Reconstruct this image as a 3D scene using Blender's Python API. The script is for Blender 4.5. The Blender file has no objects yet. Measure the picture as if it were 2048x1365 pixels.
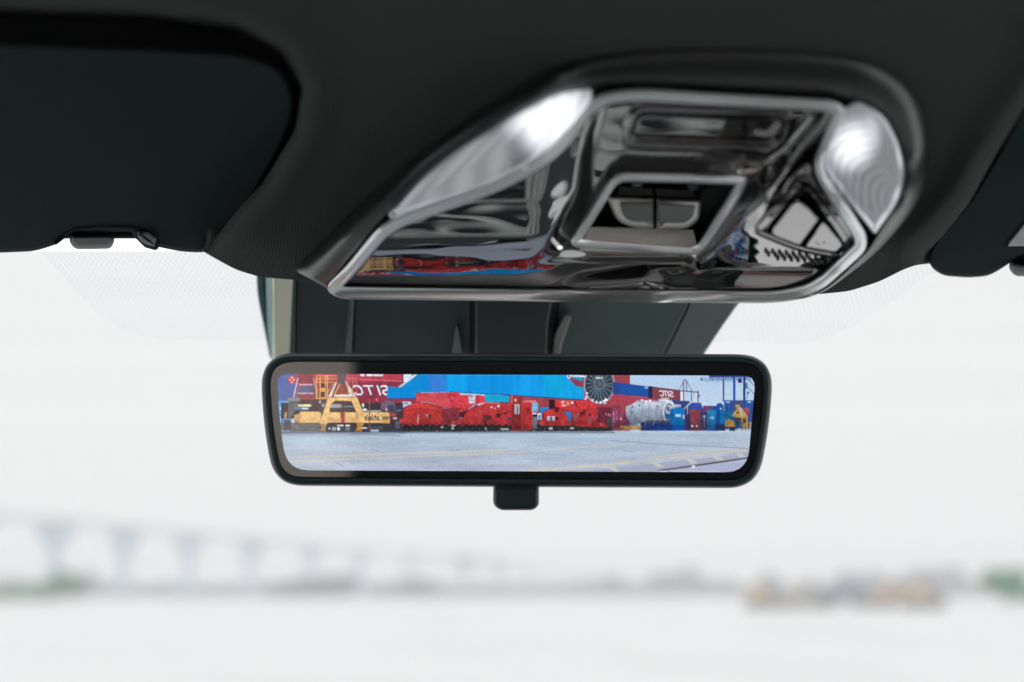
import bpy, bmesh, math, random
import numpy as np
from mathutils import Vector, Matrix
random.seed(7); np.random.seed(7)
R = math.radians
scene = bpy.context.scene
COL = scene.collection

# ------------------------------------------------------------------ camera
CAMZ = 1.25                      # eye height over the yard
FPX, CU, CV = 2844.0, 1024.0, 682.5
PITCH = math.atan((1186 - CV) / FPX)
cam_d = bpy.data.cameras.new('camera')
cam = bpy.data.objects.new('camera', cam_d); COL.objects.link(cam)
cam_d.sensor_width = 36.0
cam_d.lens = FPX * 36.0 / 2048.0
cam_d.clip_start = 0.01; cam_d.clip_end = 9000
cam.location = (0, 0, CAMZ)
cam.rotation_euler = (math.pi / 2 + PITCH, 0, 0)
cam_d.dof.use_dof = True
cam_d.dof.focus_distance = 0.675
cam_d.dof.aperture_fstop = 4.3
scene.camera = cam

# ------------------------------------------------------------------ world, sun, exposure
world = bpy.data.worlds.new("World"); scene.world = world
world.use_nodes = True
wn = world.node_tree.nodes; wl = world.node_tree.links; wn.clear()
SUN_EL, SUN_AZ = R(52), R(215)
sky = wn.new('ShaderNodeTexSky'); sky.sky_type = 'NISHITA'; sky.sun_disc = False
sky.sun_elevation = SUN_EL; sky.sun_rotation = SUN_AZ; sky.dust_density = 4.0
mixw = wn.new('ShaderNodeMix'); mixw.data_type = 'RGBA'
mixw.inputs[0].default_value = 0.96                     # a bright, even overcast veil over the blue
mixw.inputs[7].default_value = (16.0, 15.9, 15.9, 1)
bg = wn.new('ShaderNodeBackground'); bg.inputs[1].default_value = 0.10
wo = wn.new('ShaderNodeOutputWorld')
wl.new(sky.outputs[0], mixw.inputs[6]); wl.new(mixw.outputs[2], bg.inputs[0]); wl.new(bg.outputs[0], wo.inputs[0])
sd = bpy.data.lights.new('sun', 'SUN'); sd.energy = 2.8; sd.angle = R(12); sd.color = (1, .975, .94)
sun = bpy.data.objects.new('sun', sd); COL.objects.link(sun)
sdir = Vector((math.sin(SUN_AZ) * math.cos(SUN_EL), math.cos(SUN_AZ) * math.cos(SUN_EL), math.sin(SUN_EL)))
sun.rotation_euler = sdir.to_track_quat('Z', 'Y').to_euler(); sun.location = (0, -5, 30)
scene.view_settings.view_transform = 'Standard'; scene.view_settings.look = 'None'
scene.view_settings.exposure = 0.0; scene.view_settings.gamma = 1.0
cy = scene.cycles
cy.use_denoising = True
cy.max_bounces = 8; cy.diffuse_bounces = 4; cy.glossy_bounces = 5; cy.transparent_max_bounces = 12
cy.volume_bounces = 1; cy.volume_step_rate = 1.0
cy.sample_clamp_indirect = 6.0

# ------------------------------------------------------------------ pixel <-> place helpers (build each thing at its own real distance)
cp, sp = math.cos(PITCH), math.sin(PITCH)
def rays(u, v):
    u = np.asarray(u, float); v = np.asarray(v, float)
    x = (u - CU) / FPX; y = -(v - CV) / FPX
    dy = cp - y * sp; dz = sp + y * cp
    return np.stack([x / dy, np.ones_like(dy), dz / dy], -1)
def atY(u, v, Y):
    r = rays(u, v) * np.asarray(Y, float)[..., None]
    r = r.copy(); r[..., 2] += CAMZ
    return r
class Plane:
    """tilted plane; slope<0 descends going forward (+Y). h>0 is towards the viewer's side."""
    def __init__(s, v0, Y0, slope_deg):
        p = atY(np.array(CU), np.array(v0), np.array(Y0)); s.p = p
        a = R(slope_deg)
        s.n = np.array([0, math.sin(a), -math.cos(a)])
        c = np.array([0, 0, CAMZ])
        if np.dot(s.n, c - p) < 0: s.n = -s.n
        s.c = c
    def __call__(s, u, v, h=0.0):
        d = rays(u, v)
        t = (np.dot(s.p - s.c, s.n) + np.asarray(h, float)) / (d @ s.n)
        return s.c + d * t[..., None]

# ------------------------------------------------------------------ materials
def mat(name, col, rough=0.5, metal=0.0, ior=1.45, weave=0.0, weave_scale=1.1e-3, noise=0.0, nscale=400.0,
        emit=None, estr=0.0, coat=0.0, colvar=0.0, colscale=8.0, spec=0.5, wave=0.0, wavescale=40.0):
    m = bpy.data.materials.new(name); m.use_nodes = True
    nt = m.node_tree; b = nt.nodes['Principled BSDF']; N = nt.nodes.new; L = nt.links.new
    b.inputs['Base Color'].default_value = (*col, 1)
    b.inputs['Roughness'].default_value = rough
    b.inputs['Metallic'].default_value = metal
    b.inputs['IOR'].default_value = ior
    b.inputs['Specular IOR Level'].default_value = spec
    b.inputs['Coat Weight'].default_value = coat
    if emit: b.inputs['Emission Color'].default_value = (*emit, 1); b.inputs['Emission Strength'].default_value = estr
    tc = N('ShaderNodeTexCoord')
    hsrc = None
    if colvar:
        nz = N('ShaderNodeTexNoise'); nz.inputs['Scale'].default_value = colscale; nz.inputs['Detail'].default_value = 5
        L(tc.outputs['Object'], nz.inputs['Vector'])
        mr = N('ShaderNodeMapRange'); mr.inputs[1].default_value = .3; mr.inputs[2].default_value = .7
        mr.inputs[3].default_value = 1 - colvar; mr.inputs[4].default_value = 1 + colvar
        L(nz.outputs['Fac'], mr.inputs[0])
        hs = N('ShaderNodeMix'); hs.data_type = 'RGBA'; hs.blend_type = 'MULTIPLY'; hs.inputs[0].default_value = 1
        hs.inputs[6].default_value = (*col, 1); L(mr.outputs[0], hs.inputs[7]); L(hs.outputs[2], b.inputs['Base Color'])
    if noise:
        nz2 = N('ShaderNodeTexNoise'); nz2.inputs['Scale'].default_value = nscale; nz2.inputs['Detail'].default_value = 3
        L(tc.outputs['Object'], nz2.inputs['Vector'])
        bp = N('ShaderNodeBump'); bp.inputs['Strength'].default_value = noise; bp.inputs['Distance'].default_value = .0004
        L(nz2.outputs['Fac'], bp.inputs['Height']); L(bp.outputs[0], b.inputs['Normal'])
    if wave:
        nz3 = N('ShaderNodeTexNoise'); nz3.inputs['Scale'].default_value = wavescale; nz3.inputs['Detail'].default_value = 1
        mpw = N('ShaderNodeMapping'); mpw.inputs['Scale'].default_value = (24, 46, 46) if wavescale == 1.0 else (1, 1, 1); L(tc.outputs['Object'], mpw.inputs[0]); L(mpw.outputs[0], nz3.inputs['Vector'])
        bp = N('ShaderNodeBump'); bp.inputs['Strength'].default_value = 1; bp.inputs['Distance'].default_value = wave
        L(nz3.outputs['Fac'], bp.inputs['Height']); L(bp.outputs[0], b.inputs['Normal'])
    if weave:
        sx = N('ShaderNodeSeparateXYZ'); L(tc.outputs['Object'], sx.inputs[0])
        def M(op, a, bb=None, **k):
            n = N('ShaderNodeMath'); n.operation = op
            for i, q in enumerate((a, bb)):
                if q is None: continue
                if isinstance(q, (int, float)): n.inputs[i].default_value = q
                else: L(q, n.inputs[i])
            return n.outputs[0]
        k = 2 * math.pi / weave_scale
        yz = M('SUBTRACT', sx.outputs[1], M('MULTIPLY', sx.outputs[2], 1.6))
        a1 = M('SINE', M('MULTIPLY', M('ADD', sx.outputs[0], M('MULTIPLY', yz, .08)), k))
        a2 = M('SINE', M('MULTIPLY', yz, k * .55))
        w = M('MULTIPLY', a1, M('ADD', M('MULTIPLY', a2, .3), .7))
        w2 = M('ADD', M('MULTIPLY', w, .5), .5)
        bp = N('ShaderNodeBump'); bp.inputs['Strength'].default_value = weave; bp.inputs['Distance'].default_value = .0003
        L(w2, bp.inputs['Height']); L(bp.outputs[0], b.inputs['Normal'])
        mm = N('ShaderNodeMix'); mm.data_type = 'RGBA'
        mm.inputs[6].default_value = (*[c * .50 for c in col], 1); mm.inputs[7].default_value = (*[c * 1.5 for c in col], 1)
        L(w2, mm.inputs[0]); L(mm.outputs[2], b.inputs['Base Color'])
        b.inputs['Sheen Weight'].default_value = .02
    return m

M_FAB   = mat('dark knitted fabric', (.052, .060, .056), .95, weave=1.0, weave_scale=1.35e-3, spec=.03)
M_FABV  = mat('dark visor fabric', (.017, .027, .0285), .95, weave=.7, weave_scale=1.2e-3, spec=.03)
M_HOUS  = mat('satin dark plastic', (.008, .011, .012), .36, noise=.15, nscale=1500, spec=.8)
M_BEZ   = mat('satin silver trim', (.86, .89, .90), .42, metal=1, noise=.05, nscale=300)
M_GLOSS = mat('piano black', (.004, .005, .006), .015, ior=2.9, wave=.0008, wavescale=1.0)
M_BTN   = mat('gloss button black', (.008, .010, .011), .04, ior=2.6, wave=.00008, wavescale=60)
M_DARK  = mat('matt black plastic', (.010, .011, .012), .6)
M_METL  = mat('brushed rocker metal', (.85, .84, .82), .45, metal=1)
M_WELL  = mat('lit well metal', (.62, .60, .58), .5, metal=.6)
M_MIRR  = mat('black mirror housing plastic', (.006, .024, .027), .42, noise=.1, nscale=1200)
M_COVER = mat('charcoal cover plastic', (.014, .034, .044), .45, noise=.15, nscale=1500, colvar=.1, colscale=30)
M_COVD  = mat('dark centre plastic', (.010, .013, .020), .4, noise=.1, nscale=1500)
M_BEIGE = mat('beige light trim', (.80, .80, .66), .6, noise=.1, nscale=900)
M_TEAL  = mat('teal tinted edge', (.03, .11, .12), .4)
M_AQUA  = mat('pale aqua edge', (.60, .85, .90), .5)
M_RUB   = mat('black rubber', (.012, .012, .013), .7)

# ------------------------------------------------------------------ object helpers
def empty(name, loc, label=None, cat=None, group=None, kind=None):
    o = bpy.data.objects.new(name, None); COL.objects.link(o); o.location = loc
    o.empty_display_size = .02
    tag(o, label, cat, group, kind); return o
def tag(o, label=None, cat=None, group=None, kind=None):
    if label: o['label'] = label
    if cat: o['category'] = cat
    if group: o['group'] = group
    if kind: o['kind'] = kind
    return o
def root_loc(o):
    l = Vector((0, 0, 0))
    while o is not None: l += Vector(o.location); o = o.parent
    return l
def build(name, V, F, m, parent=None, smooth=True, loc=None):
    me = bpy.data.meshes.new(name)
    V = np.asarray(V, float).reshape(-1, 3)
    off = np.array(root_loc(parent)) if parent is not None else np.zeros(3)
    if parent is None and loc is not None: off = np.array(loc, float)
    elif loc is not None: off = np.array(loc, float)
    me.from_pydata((V - off).tolist(), [], F)
    me.validate()
    o = bpy.data.objects.new(name, me); COL.objects.link(o)
    if parent is not None:
        o.parent = parent
        if loc is not None: o.location = Vector(loc) - root_loc(parent)
    elif loc is not None: o.location = loc
    for mm in (m if isinstance(m, (list, tuple)) else [m]): me.materials.append(mm)
    if smooth:
        me.polygons.foreach_set('use_smooth', [True] * len(me.polygons))
    bm = bmesh.new(); bm.from_mesh(me); bmesh.ops.recalc_face_normals(bm, faces=bm.faces); bm.to_mesh(me); bm.free()
    return o
def sharpen(o, deg=35):
    me = o.data; bm = bmesh.new(); bm.from_mesh(me)
    for e in bm.edges:
        e.smooth = not (len(e.link_faces) == 2 and e.calc_face_angle(0) > R(deg))
    bm.to_mesh(me); bm.free(); return o

def rounded(pts, n=160, r=12):
    """closed polygon (u,v[,radius]) -> n evenly spaced outline points with filleted corners"""
    P = [np.array(p[:2], float) for p in pts]; rad = [p[2] if len(p) > 2 else r for p in pts]
    out = []
    k = len(P)
    for i in range(k):
        a, b, c = P[i - 1], P[i], P[(i + 1) % k]
        d1, d2 = a - b, c - b; l1, l2 = np.linalg.norm(d1), np.linalg.norm(d2)
        rr = min(rad[i], l1 * .49, l2 * .49)
        s, e = b + d1 / l1 * rr, b + d2 / l2 * rr
        for t in np.linspace(0, 1, 9): out.append((1 - t) ** 2 * s + 2 * t * (1 - t) * b + t * t * e)
    return resample(np.array(out), n)
def resample(Q, n):
    Q2 = np.vstack([Q, Q[:1]]); seg = np.linalg.norm(np.diff(Q2, axis=0), axis=1); s = np.concatenate([[0], np.cumsum(seg)])
    t = np.linspace(0, s[-1], n, endpoint=False)
    return np.stack([np.interp(t, s, Q2[:, 0]), np.interp(t, s, Q2[:, 1])], 1)
def offset(Q, d):
    """d>0 moves inward"""
    if abs(d) < 1e-9: return Q.copy()
    a = np.roll(Q, 1, 0); b = np.roll(Q, -1, 0); t = b - a
    L = np.linalg.norm(t, axis=1); L[L < 1e-9] = 1; t = t / L[:, None]
    nrm = np.stack([-t[:, 1], t[:, 0]], 1)
    area = .5 * np.sum(Q[:, 0] * np.roll(Q[:, 1], -1) - np.roll(Q[:, 0], -1) * Q[:, 1])
    if area < 0: nrm = -nrm
    return Q + nrm * d
def loft(name, pl, Q, prof, m, parent, cap0=False, cap1=True, close=False, sharp=None):
    """rings of outline Q offset inward by px and lifted by h metres: prof=[(offset_px,h),...]"""
    n = len(Q); V = []; F = []
    for d, h in prof: V.append(pl(*offset(Q, d).T, h))
    V = np.concatenate(V); k = len(prof)
    for j in range(k - 1 + (1 if close else 0)):
        a = j * n; b = ((j + 1) % k) * n
        for i in range(n): F.append((a + i, a + (i + 1) % n, b + (i + 1) % n, b + i))
    if not close:
        if cap0: F.append(tuple(range(n)))
        if cap1: F.append(tuple((k - 1) * n + i for i in range(n)))
    o = build(name, V, F, m, parent)
    sharpen(o, sharp or 40)
    for p in o.data.polygons:
        if len(p.vertices) > 4: p.use_smooth = False
    return o
def rollprof(h0, h1, w, n=6, off0=0.0):
    """quarter-round edge from (off0,h0) up to (off0+w,h1)"""
    return [(off0 + w * (1 - math.cos(t)), h0 + (h1 - h0) * math.sin(t)) for t in np.linspace(0, math.pi / 2, n)]
def sdf(poly, U, V):
    """signed distance in px, positive inside"""
    P = np.asarray([p[:2] for p in poly], float); best = np.full(U.shape, 1e9); ins = np.zeros(U.shape, bool)
    for i in range(len(P)):
        a, b = P[i - 1], P[i]; e = b - a
        wx, wy = U - a[0], V - a[1]; t = np.clip((wx * e[0] + wy * e[1]) / (e @ e + 1e-12), 0, 1)
        best = np.minimum(best, (wx - e[0] * t) ** 2 + (wy - e[1] * t) ** 2)
        c = (a[1] > V) != (b[1] > V)
        with np.errstate(divide='ignore', invalid='ignore'):
            xi = (b[0] - a[0]) * (V - a[1]) / (b[1] - a[1] + 1e-12) + a[0]
        ins ^= c & (U < xi)
    d = np.sqrt(best); return np.where(ins, d, -d)
def sm(x, a, b):
    t = np.clip((x - a) / (b - a), 0, 1); return t * t * (3 - 2 * t)
def box(V, F, x0, x1, y0, y1, z0, z1):
    b = len(V); V += [(x0, y0, z0), (x1, y0, z0), (x1, y1, z0), (x0, y1, z0), (x0, y0, z1), (x1, y0, z1), (x1, y1, z1), (x0, y1, z1)]
    F += [(b, b + 3, b + 2, b + 1), (b + 4, b + 5, b + 6, b + 7), (b, b + 1, b + 5, b + 4), (b + 1, b + 2, b + 6, b + 5), (b + 2, b + 3, b + 7, b + 6), (b + 3, b, b + 4, b + 7)]
def boxo(name, x0, x1, y0, y1, z0, z1, m, parent=None, bevel=0.0):
    V, F = [], []; box(V, F, x0, x1, y0, y1, z0, z1)
    o = build(name, V, F, m, parent, smooth=False)
    if bevel:
        bm = bmesh.new(); bm.from_mesh(o.data); bmesh.ops.bevel(bm, geom=bm.edges[:], offset=bevel, segments=2, affect='EDGES'); bm.to_mesh(o.data); bm.free()
    return o
def grid(name, P, mask, m, parent, smooth=True):
    """P: (ny,nx,3); mask (ny-1,nx-1)"""
    ny, nx = P.shape[:2]; idx = np.arange(ny * nx).reshape(ny, nx)
    q = np.stack([idx[:-1, :-1], idx[:-1, 1:], idx[1:, 1:], idx[1:, :-1]], -1)[mask]
    used = np.unique(q); remap = np.full(ny * nx, -1); remap[used] = np.arange(len(used))
    o = build(name, P.reshape(-1, 3)[used], remap[q].tolist(), m, parent, smooth)
    return o, used

# ================================================================== CAR INTERIOR
PC = Plane(600, .645, -18)          # plane of console and headliner
# ---------------- headliner: ceiling fabric with recesses for the visors and a rolled front lip
lipU = [-900, 375, 400, 430, 470, 520, 600, 700, 1300, 1640, 1700, 1760, 1810, 1835, 1870, 3000]
lipV = [474, 474, 500, 517, 539, 554, 560, 572, 590, 588, 582, 563, 538, 529, 526, 526]
nu, nv = 640, 320
uu = np.linspace(-900, 3000, nu); tt = np.concatenate([np.linspace(0, .45, 60, endpoint=False), np.linspace(.45, 1, nv - 60)])
lv = np.interp(uu, lipU, lipV)
k = np.hanning(9); k /= k.sum(); lv = np.convolve(np.pad(lv, 4, 'edge'), k, 'valid')
U = np.repeat(uu[None], nv, 0); Vv = -1500 + (lv[None] + 1500) * tt[:, None]
recL = [(-1400, 0), (0, 10), (300, 20), (480, 46), (570, 96), (612, 175), (600, 262), (536, 372), (490, 420), (456, 464), (428, 494), (396, 514), (378, 640), (-1400, 640)]
recR = [(2600, -40), (2200, 40), (2048, 205), (1985, 300), (1925, 400), (1868, 468), (1835, 500), (1822, 560), (1830, 640), (2600, 640)]
h = np.zeros_like(U)
h -= .042 * sm(sdf(recL, U, Vv), 0, 26 - 4 * sm(Vv, 330, 450))
h -= .042 * sm(sdf(recR, U, Vv), 0, 30)
h -= .035 * sm(sdf([(690, 560), (1000, 250), (1250, 150), (1720, 150), (1800, 300), (1700, 470), (1560, 560)], U, Vv), 0, 20)
# soft swelling of the fabric along the front lip and round the visor recesses
h += .004 * np.exp(-((sdf(recR, U, Vv) + 22) / 26) ** 2) + .003 * np.exp(-((sdf(recL, U, Vv) + 26) / 30) ** 2)
h -= .010 * sm(Vv, lv[None] - 110, lv[None] + 10) ** 2
P = PC(U, Vv, h)
# roll the lip forward and up
rows = []
last = P[-1]; prev = P[-2]
for a in np.linspace(0, 1, 12)[1:]:
    th = a * math.pi * .8; rr = .007
    q = last.copy(); q[:, 1] += rr * math.sin(th) + .002 * a; q[:, 2] += rr * (1 - math.cos(th)) * .9
    rows.append(q)
q = rows[-1].copy(); q[:, 1] += .004; q[:, 2] += .03; rows.append(q)
P = np.concatenate([P, np.array(rows)])
hl, _ = grid('headliner', P, np.ones((P.shape[0] - 1, P.shape[1] - 1), bool), M_FAB, None)
tag(hl, 'black knitted fabric headliner across the top of the photo', kind='structure')

# ---------------- the rest of the cabin (shades the ceiling, shows in the glossy parts)
V, F = [], []
z = CAMZ
box(V, F, -.80, .80, -.12, .25, z + .27, z + .31); box(V, F, -.80, .80, -2.0, -1.55, z + .27, z + .31)    # roof skin; opening added to let skylight onto seats and floor
box(V, F, -.80, -.50, -1.55, -.12, z + .27, z + .31); box(V, F, .50, .80, -1.55, -.12, z + .27, z + .31)
box(V, F, -.80, -.70, -.35, -.15, z - .30, z + .28); box(V, F, .70, .80, -.35, -.15, z - .30, z + .28)  # centre pillars
box(V, F, -.80, -.70, -2.0, -1.5, z - .30, z + .28); box(V, F, .70, .80, -2.0, -1.5, z - .30, z + .28)  # rear pillars
box(V, F, -.80, -.66, -2.0, .72, z + .20, z + .27); box(V, F, .66, .80, -2.0, .72, z + .20, z + .27)  # roof rails
box(V, F, -.80, .80, -2.0, -1.96, z - 1.0, z - .10)                     # tailgate
cab = build('cabin_shell', V, F, M_DARK, None, smooth=False, loc=(0, 0, 0)); tag(cab, 'dark roof frame and pillars of the car around the camera', kind='structure')
V, F = [], []
box(V, F, -.80, -.76, -2.0, 1.3, z - 1.0, z - .30); box(V, F, .76, .80, -2.0, 1.3, z - 1.0, z - .30)
dw = build('cabin_side_wall', V, F, mat('pale door trim', (.34, .38, .38), .6), None, smooth=False, loc=(0, 0, 0)); tag(dw, 'pale lower door trim on both sides of the cabin', kind='structure')
fl = boxo('cabin_floor', -.76, .76, -1.96, 1.4, z - 1.02, z - .98, mat('grey carpet', (.06, .065, .065), .95)); tag(fl, 'grey carpeted cabin floor', kind='structure')
M_DASH = mat('dark dash skin', (.02, .027, .03), .6); M_PALE = mat('pale reflection strip', (.80, .88, .84), .5); M_BEIG = mat('beige seat leather', (.70, .63, .57), .6); M_REDL = mat('red seat leather', (.55, .06, .05), .6)
dash = empty('dashboard', (0, 1.1, z - .5), 'dashboard under the windscreen with pale strips added for console reflections', 'dashboard')
boxo('dash_body', -.75, .75, .80, 1.30, z - .75, z - .362, M_DASH, dash, .02)
for y0, y1 in ((.842, .862), (.893, .935), (.962, .980), (1.004, 1.030), (1.07, 1.085)): boxo('reflect_strip', -.62, .62, y0, y1, z - .40, z - .352, M_PALE, dash, .003)  # unseen pale strips added to draw bands in the gloss console
boxo('reflect_panel', .04, .66, .78, .798, z - .74, z - .364, mat('pinkish reflection panel', (.80, .72, .71), .5), dash)  # unseen pale panel added for the pinkish strip reflected in the console
boxo('reflect_panel_edge', .04, .66, .80, .85, z - .40, z - .356, mat('pale reflection edge', (.82, .76, .74), .5), dash)  # top edge of the added panel, also there to be reflected
boxo('reflect_red_line', .04, .40, .772, .779, z - .52, z - .45, mat('red reflection line', (.60, .07, .06), .5), dash)  # added red line, there only to show in the console reflection
bs = empty('bench_seat', (0, -.8, z - .9), 'beige leather rear bench seat behind the camera', 'car seat')
boxo('backrest', -.72, -.27, -1.02, -.88, z - .75, z - .02, M_BEIG, bs, .03)  # unseen; made wide and tall for the pale patch reflected in the mirror glass
boxo('backrest', .27, .72, -1.02, -.88, z - .75, z - .42, M_BEIG, bs, .03)
boxo('centre_backrest', -.26, .26, -1.02, -.90, z - .75, z - .22, M_FABV, bs, .03)
boxo('seat_cushion', -.72, .72, -.86, -.35, z - .85, z - .70, mat('taupe cushion', (.26, .25, .23), .7), bs, .04)
# ---------------- windscreen
def glass_mat():
    m = bpy.data.materials.new('windscreen glass'); m.use_nodes = True; nt = m.node_tree; nt.nodes.clear()
    N = nt.nodes.new; L = nt.links.new
    t = N('ShaderNodeBsdfTransparent'); t.inputs[0].default_value = (.572, .576, .578, 1)  # added tint dims the sky, which is set brighter to light the cabin
    g = N('ShaderNodeBsdfGlossy'); g.inputs['Roughness'].default_value = .01
    f = N('ShaderNodeFresnel'); f.inputs[0].default_value = 1.2
    mx = N('ShaderNodeMixShader'); o = N('ShaderNodeOutputMaterial')
    L(f.outputs[0], mx.inputs[0]); L(t.outputs[0], mx.inputs[1]); L(g.outputs[0], mx.inputs[2]); L(mx.outputs[0], o.inputs[0]); return m
def frit_mat():
    m = bpy.data.materials.new('printed dot shade band'); m.use_nodes = True; nt = m.node_tree; nt.nodes.clear()
    N = nt.nodes.new; L = nt.links.new
    tc = N('ShaderNodeTexCoord'); sx = N('ShaderNodeSeparateXYZ'); L(tc.outputs['Object'], sx.inputs[0])
    def M(op, a, b=None):
        n = N('ShaderNodeMath'); n.operation = op
        for i, q in enumerate((a, b)):
            if q is None: continue
            if isinstance(q, (int, float)): n.inputs[i].default_value = q
            else: L(q, n.inputs[i])
        return n.outputs[0]
    w = M('MULTIPLY', M('COSINE', M('MULTIPLY', M('ADD', sx.outputs[0], M('MULTIPLY', sx.outputs[1], .12)), 2 * math.pi / .0027)), M('COSINE', M('MULTIPLY', sx.outputs[1], 2 * math.pi / .0052)))
    dot = M('GREATER_THAN', w, .05)
    mx = N('ShaderNodeMix'); mx.data_type = 'RGBA'; mx.inputs[6].default_value = (1, 1, 1, 1); mx.inputs[7].default_value = (.925, .94, .955, 1)
    L(dot, mx.inputs[0]); t = N('ShaderNodeBsdfTransparent'); L(mx.outputs[2], t.inputs[0])
    o = N('ShaderNodeOutputMaterial'); L(t.outputs[0], o.inputs[0]); return m
PW = Plane(560, .735, -28)
ws = empty('windscreen', (0, .73, CAMZ + .17), 'sloping windscreen, tinted to dim the view, with dotted shade band beside the mirror mount', 'windscreen')
xs = np.linspace(-.78, .78, 14); ys = np.linspace(.715, 1.50, 12)
def wz(y): return PW.p[2] + (y - PW.p[1]) * math.tan(R(-28))
G = np.array([[(x, y + .0 * x * x, wz(y)) for x in xs] for y in ys])
gl, _ = grid('glass', G, np.ones((11, 13), bool), glass_mat(), ws)
FRM = frit_mat()
fr = [(60, 440, 4), (80, 500, 20), (130, 562, 30), (200, 632, 40), (252, 664, 30), (310, 679, 20), (700, 683, 4), (1500, 683, 4), (1590, 690, 20), (1680, 668, 40), (1770, 612, 40), (1890, 530, 10), (1900, 440, 4)]
Q = rounded(fr, 200)
build('shade_band', PW(*Q.T, .0015), [tuple(range(200))], FRM, ws)

# ---------------- sun visors
def visor(name, outline, pl, label, th=.020, parent=None):
    root = empty(name, tuple(pl(np.array(np.mean([p[0] for p in outline])), np.array(np.mean([p[1] for p in outline])), 0)), label, 'sun visor', 'sun visors folded up under the headliner')
    Q = rounded(outline, 420)
    w = 14
    prof = [(9, -th)] + [(w * .5 - w * .5 * math.cos(t) + 0, -th * .5 + th * .5 * math.sin(t)) for t in np.linspace(-math.pi / 2 * .8, math.pi / 2, 9)]
    o = loft('visor_panel', pl, Q, prof, M_FABV, root, cap0=True, sharp=60)
    return root
PVL = Plane(500, .655, -8)
left = [(-900, 470, 40), (-900, 60, 60), (0, 86, 30), (300, 98, 60), (480, 108, 40), (562, 136, 50), (592, 200, 50), (575, 270, 40), (498, 410, 60), (466, 474, 44), (418, 507, 34), (356, 503, 14), (314, 494, 10), (290, 492, 6), (270, 476, 8), (266, 464, 4), (150, 464, 6), (128, 474, 6), (112, 490, 10), (70, 503, 16), (0, 506, 10)]
vl = visor('sun_visor', left, PVL, 'large charcoal sun visor on the left with a clip notch in its lower edge')
def tube(name, pts, r, m, parent, n=12):
    pts = [Vector(p) for p in pts]; V = []; F = []
    for i, p in enumerate(pts):
        t = (pts[min(i + 1, len(pts) - 1)] - pts[max(i - 1, 0)]).normalized()
        a = t.orthogonal().normalized() if i == 0 else (a - t * a.dot(t)).normalized()
        b = t.cross(a)
        for j in range(n):
            th = 2 * math.pi * j / n; V.append(p + (a * math.cos(th) + b * math.sin(th)) * (r if not hasattr(r, '__len__') else r[i]))
    for i in range(len(pts) - 1):
        for j in range(n): F.append((i * n + j, i * n + (j + 1) % n, (i + 1) * n + (j + 1) % n, (i + 1) * n + j))
    F.append(tuple(range(n))); F.append(tuple((len(pts) - 1) * n + j for j in range(n)))
    return sharpen(build(name, [tuple(v) for v in V], F, m, parent), 50)
tube('visor_rod', [tuple(PVL(np.array(float(u)), np.array(466.), -.010)) for u in (120, 180, 240, 300)], .0028, M_DARK, vl)
# soft raised lip of the notch
loft('notch_lip', PVL, rounded([(106, 492, 8), (128, 466, 14), (150, 455, 12), (215, 451, 20), (272, 453, 14), (312, 470, 12), (322, 486, 8), (314, 502, 6), (290, 496, 5), (268, 474, 6), (262, 463, 4), (152, 463, 6), (130, 474, 6), (116, 488, 6)], 160), [(0, -.002), (2, .0008), (4, .0012)], M_FABV, vl, sharp=60)
M_CLIP = mat('matt clip plastic', (.016, .020, .022), .5, spec=.3)
loft('notch_ramp', PVL, rounded([(270, 462, 4), (296, 458, 6), (318, 474, 8), (312, 496, 5), (292, 494, 8), (274, 480, 6)], 80), [(0, -.012), (2, .0005), (5, .0025), (9, .003)], M_CLIP, vl)
cl = empty('visor_clip', tuple(PVL(np.array(185.), np.array(484.), -.01)), 'small black plastic clip holding the left sun visor in its notch', 'clip', 'clips holding the sun visors')
loft('clip_body', PVL, rounded([(141, 469, 8), (222, 468, 8), (230, 480, 6), (222, 498, 9), (150, 499, 9), (138, 484, 8)], 80), [(2, -.016), (0, -.014)] + rollprof(-.004, .003, 9), M_CLIP, cl, cap0=True)
loft('clip_neck', PVL, rounded([(150, 456, 4), (216, 456, 4), (216, 470, 4), (150, 470, 4)], 40), [(0, -.02), (0, -.004), (3, -.002)], M_DARK, cl)
PVR = Plane(500, .655, -8)
right = [(2100, 60, 30), (2050, 205, 30), (2000, 300, 40), (1940, 400, 40), (1876, 474, 20), (1857, 500, 16), (1858, 532, 18), (1884, 552, 18), (1940, 556, 16), (1978, 552, 12), (2006, 536, 12), (2040, 512, 12), (2110, 506, 8), (2900, 500, 20), (2900, 60, 40)]
vr = visor('sun_visor', right, PVR, 'charcoal sun visor at the right edge of the photo with a pale mirror cover corner')
loft('vanity_cover', PVR, rounded([(2012, 493, 4), (2062, 432, 6), (2500, 425, 10), (2500, 494, 10)], 100), [(0, .0002), (1.5, .0012), (4, .0014)], mat('pale grey cover', (.34, .35, .35), .5), vr)
cr = empty('visor_clip', tuple(PVR(np.array(2060.), np.array(530.), -.01)), 'black plastic clip at the right edge below the right sun visor', 'clip', 'clips holding the sun visors')
loft('clip_body', PVR, rounded([(2020, 520, 6), (2036, 526, 5), (2110, 524, 6), (2110, 552, 8), (2030, 553, 10), (2018, 538, 6)], 80), [(2, -.016), (0, -.014)] + rollprof(-.004, .003, 9), M_CLIP, cr, cap0=True)

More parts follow.
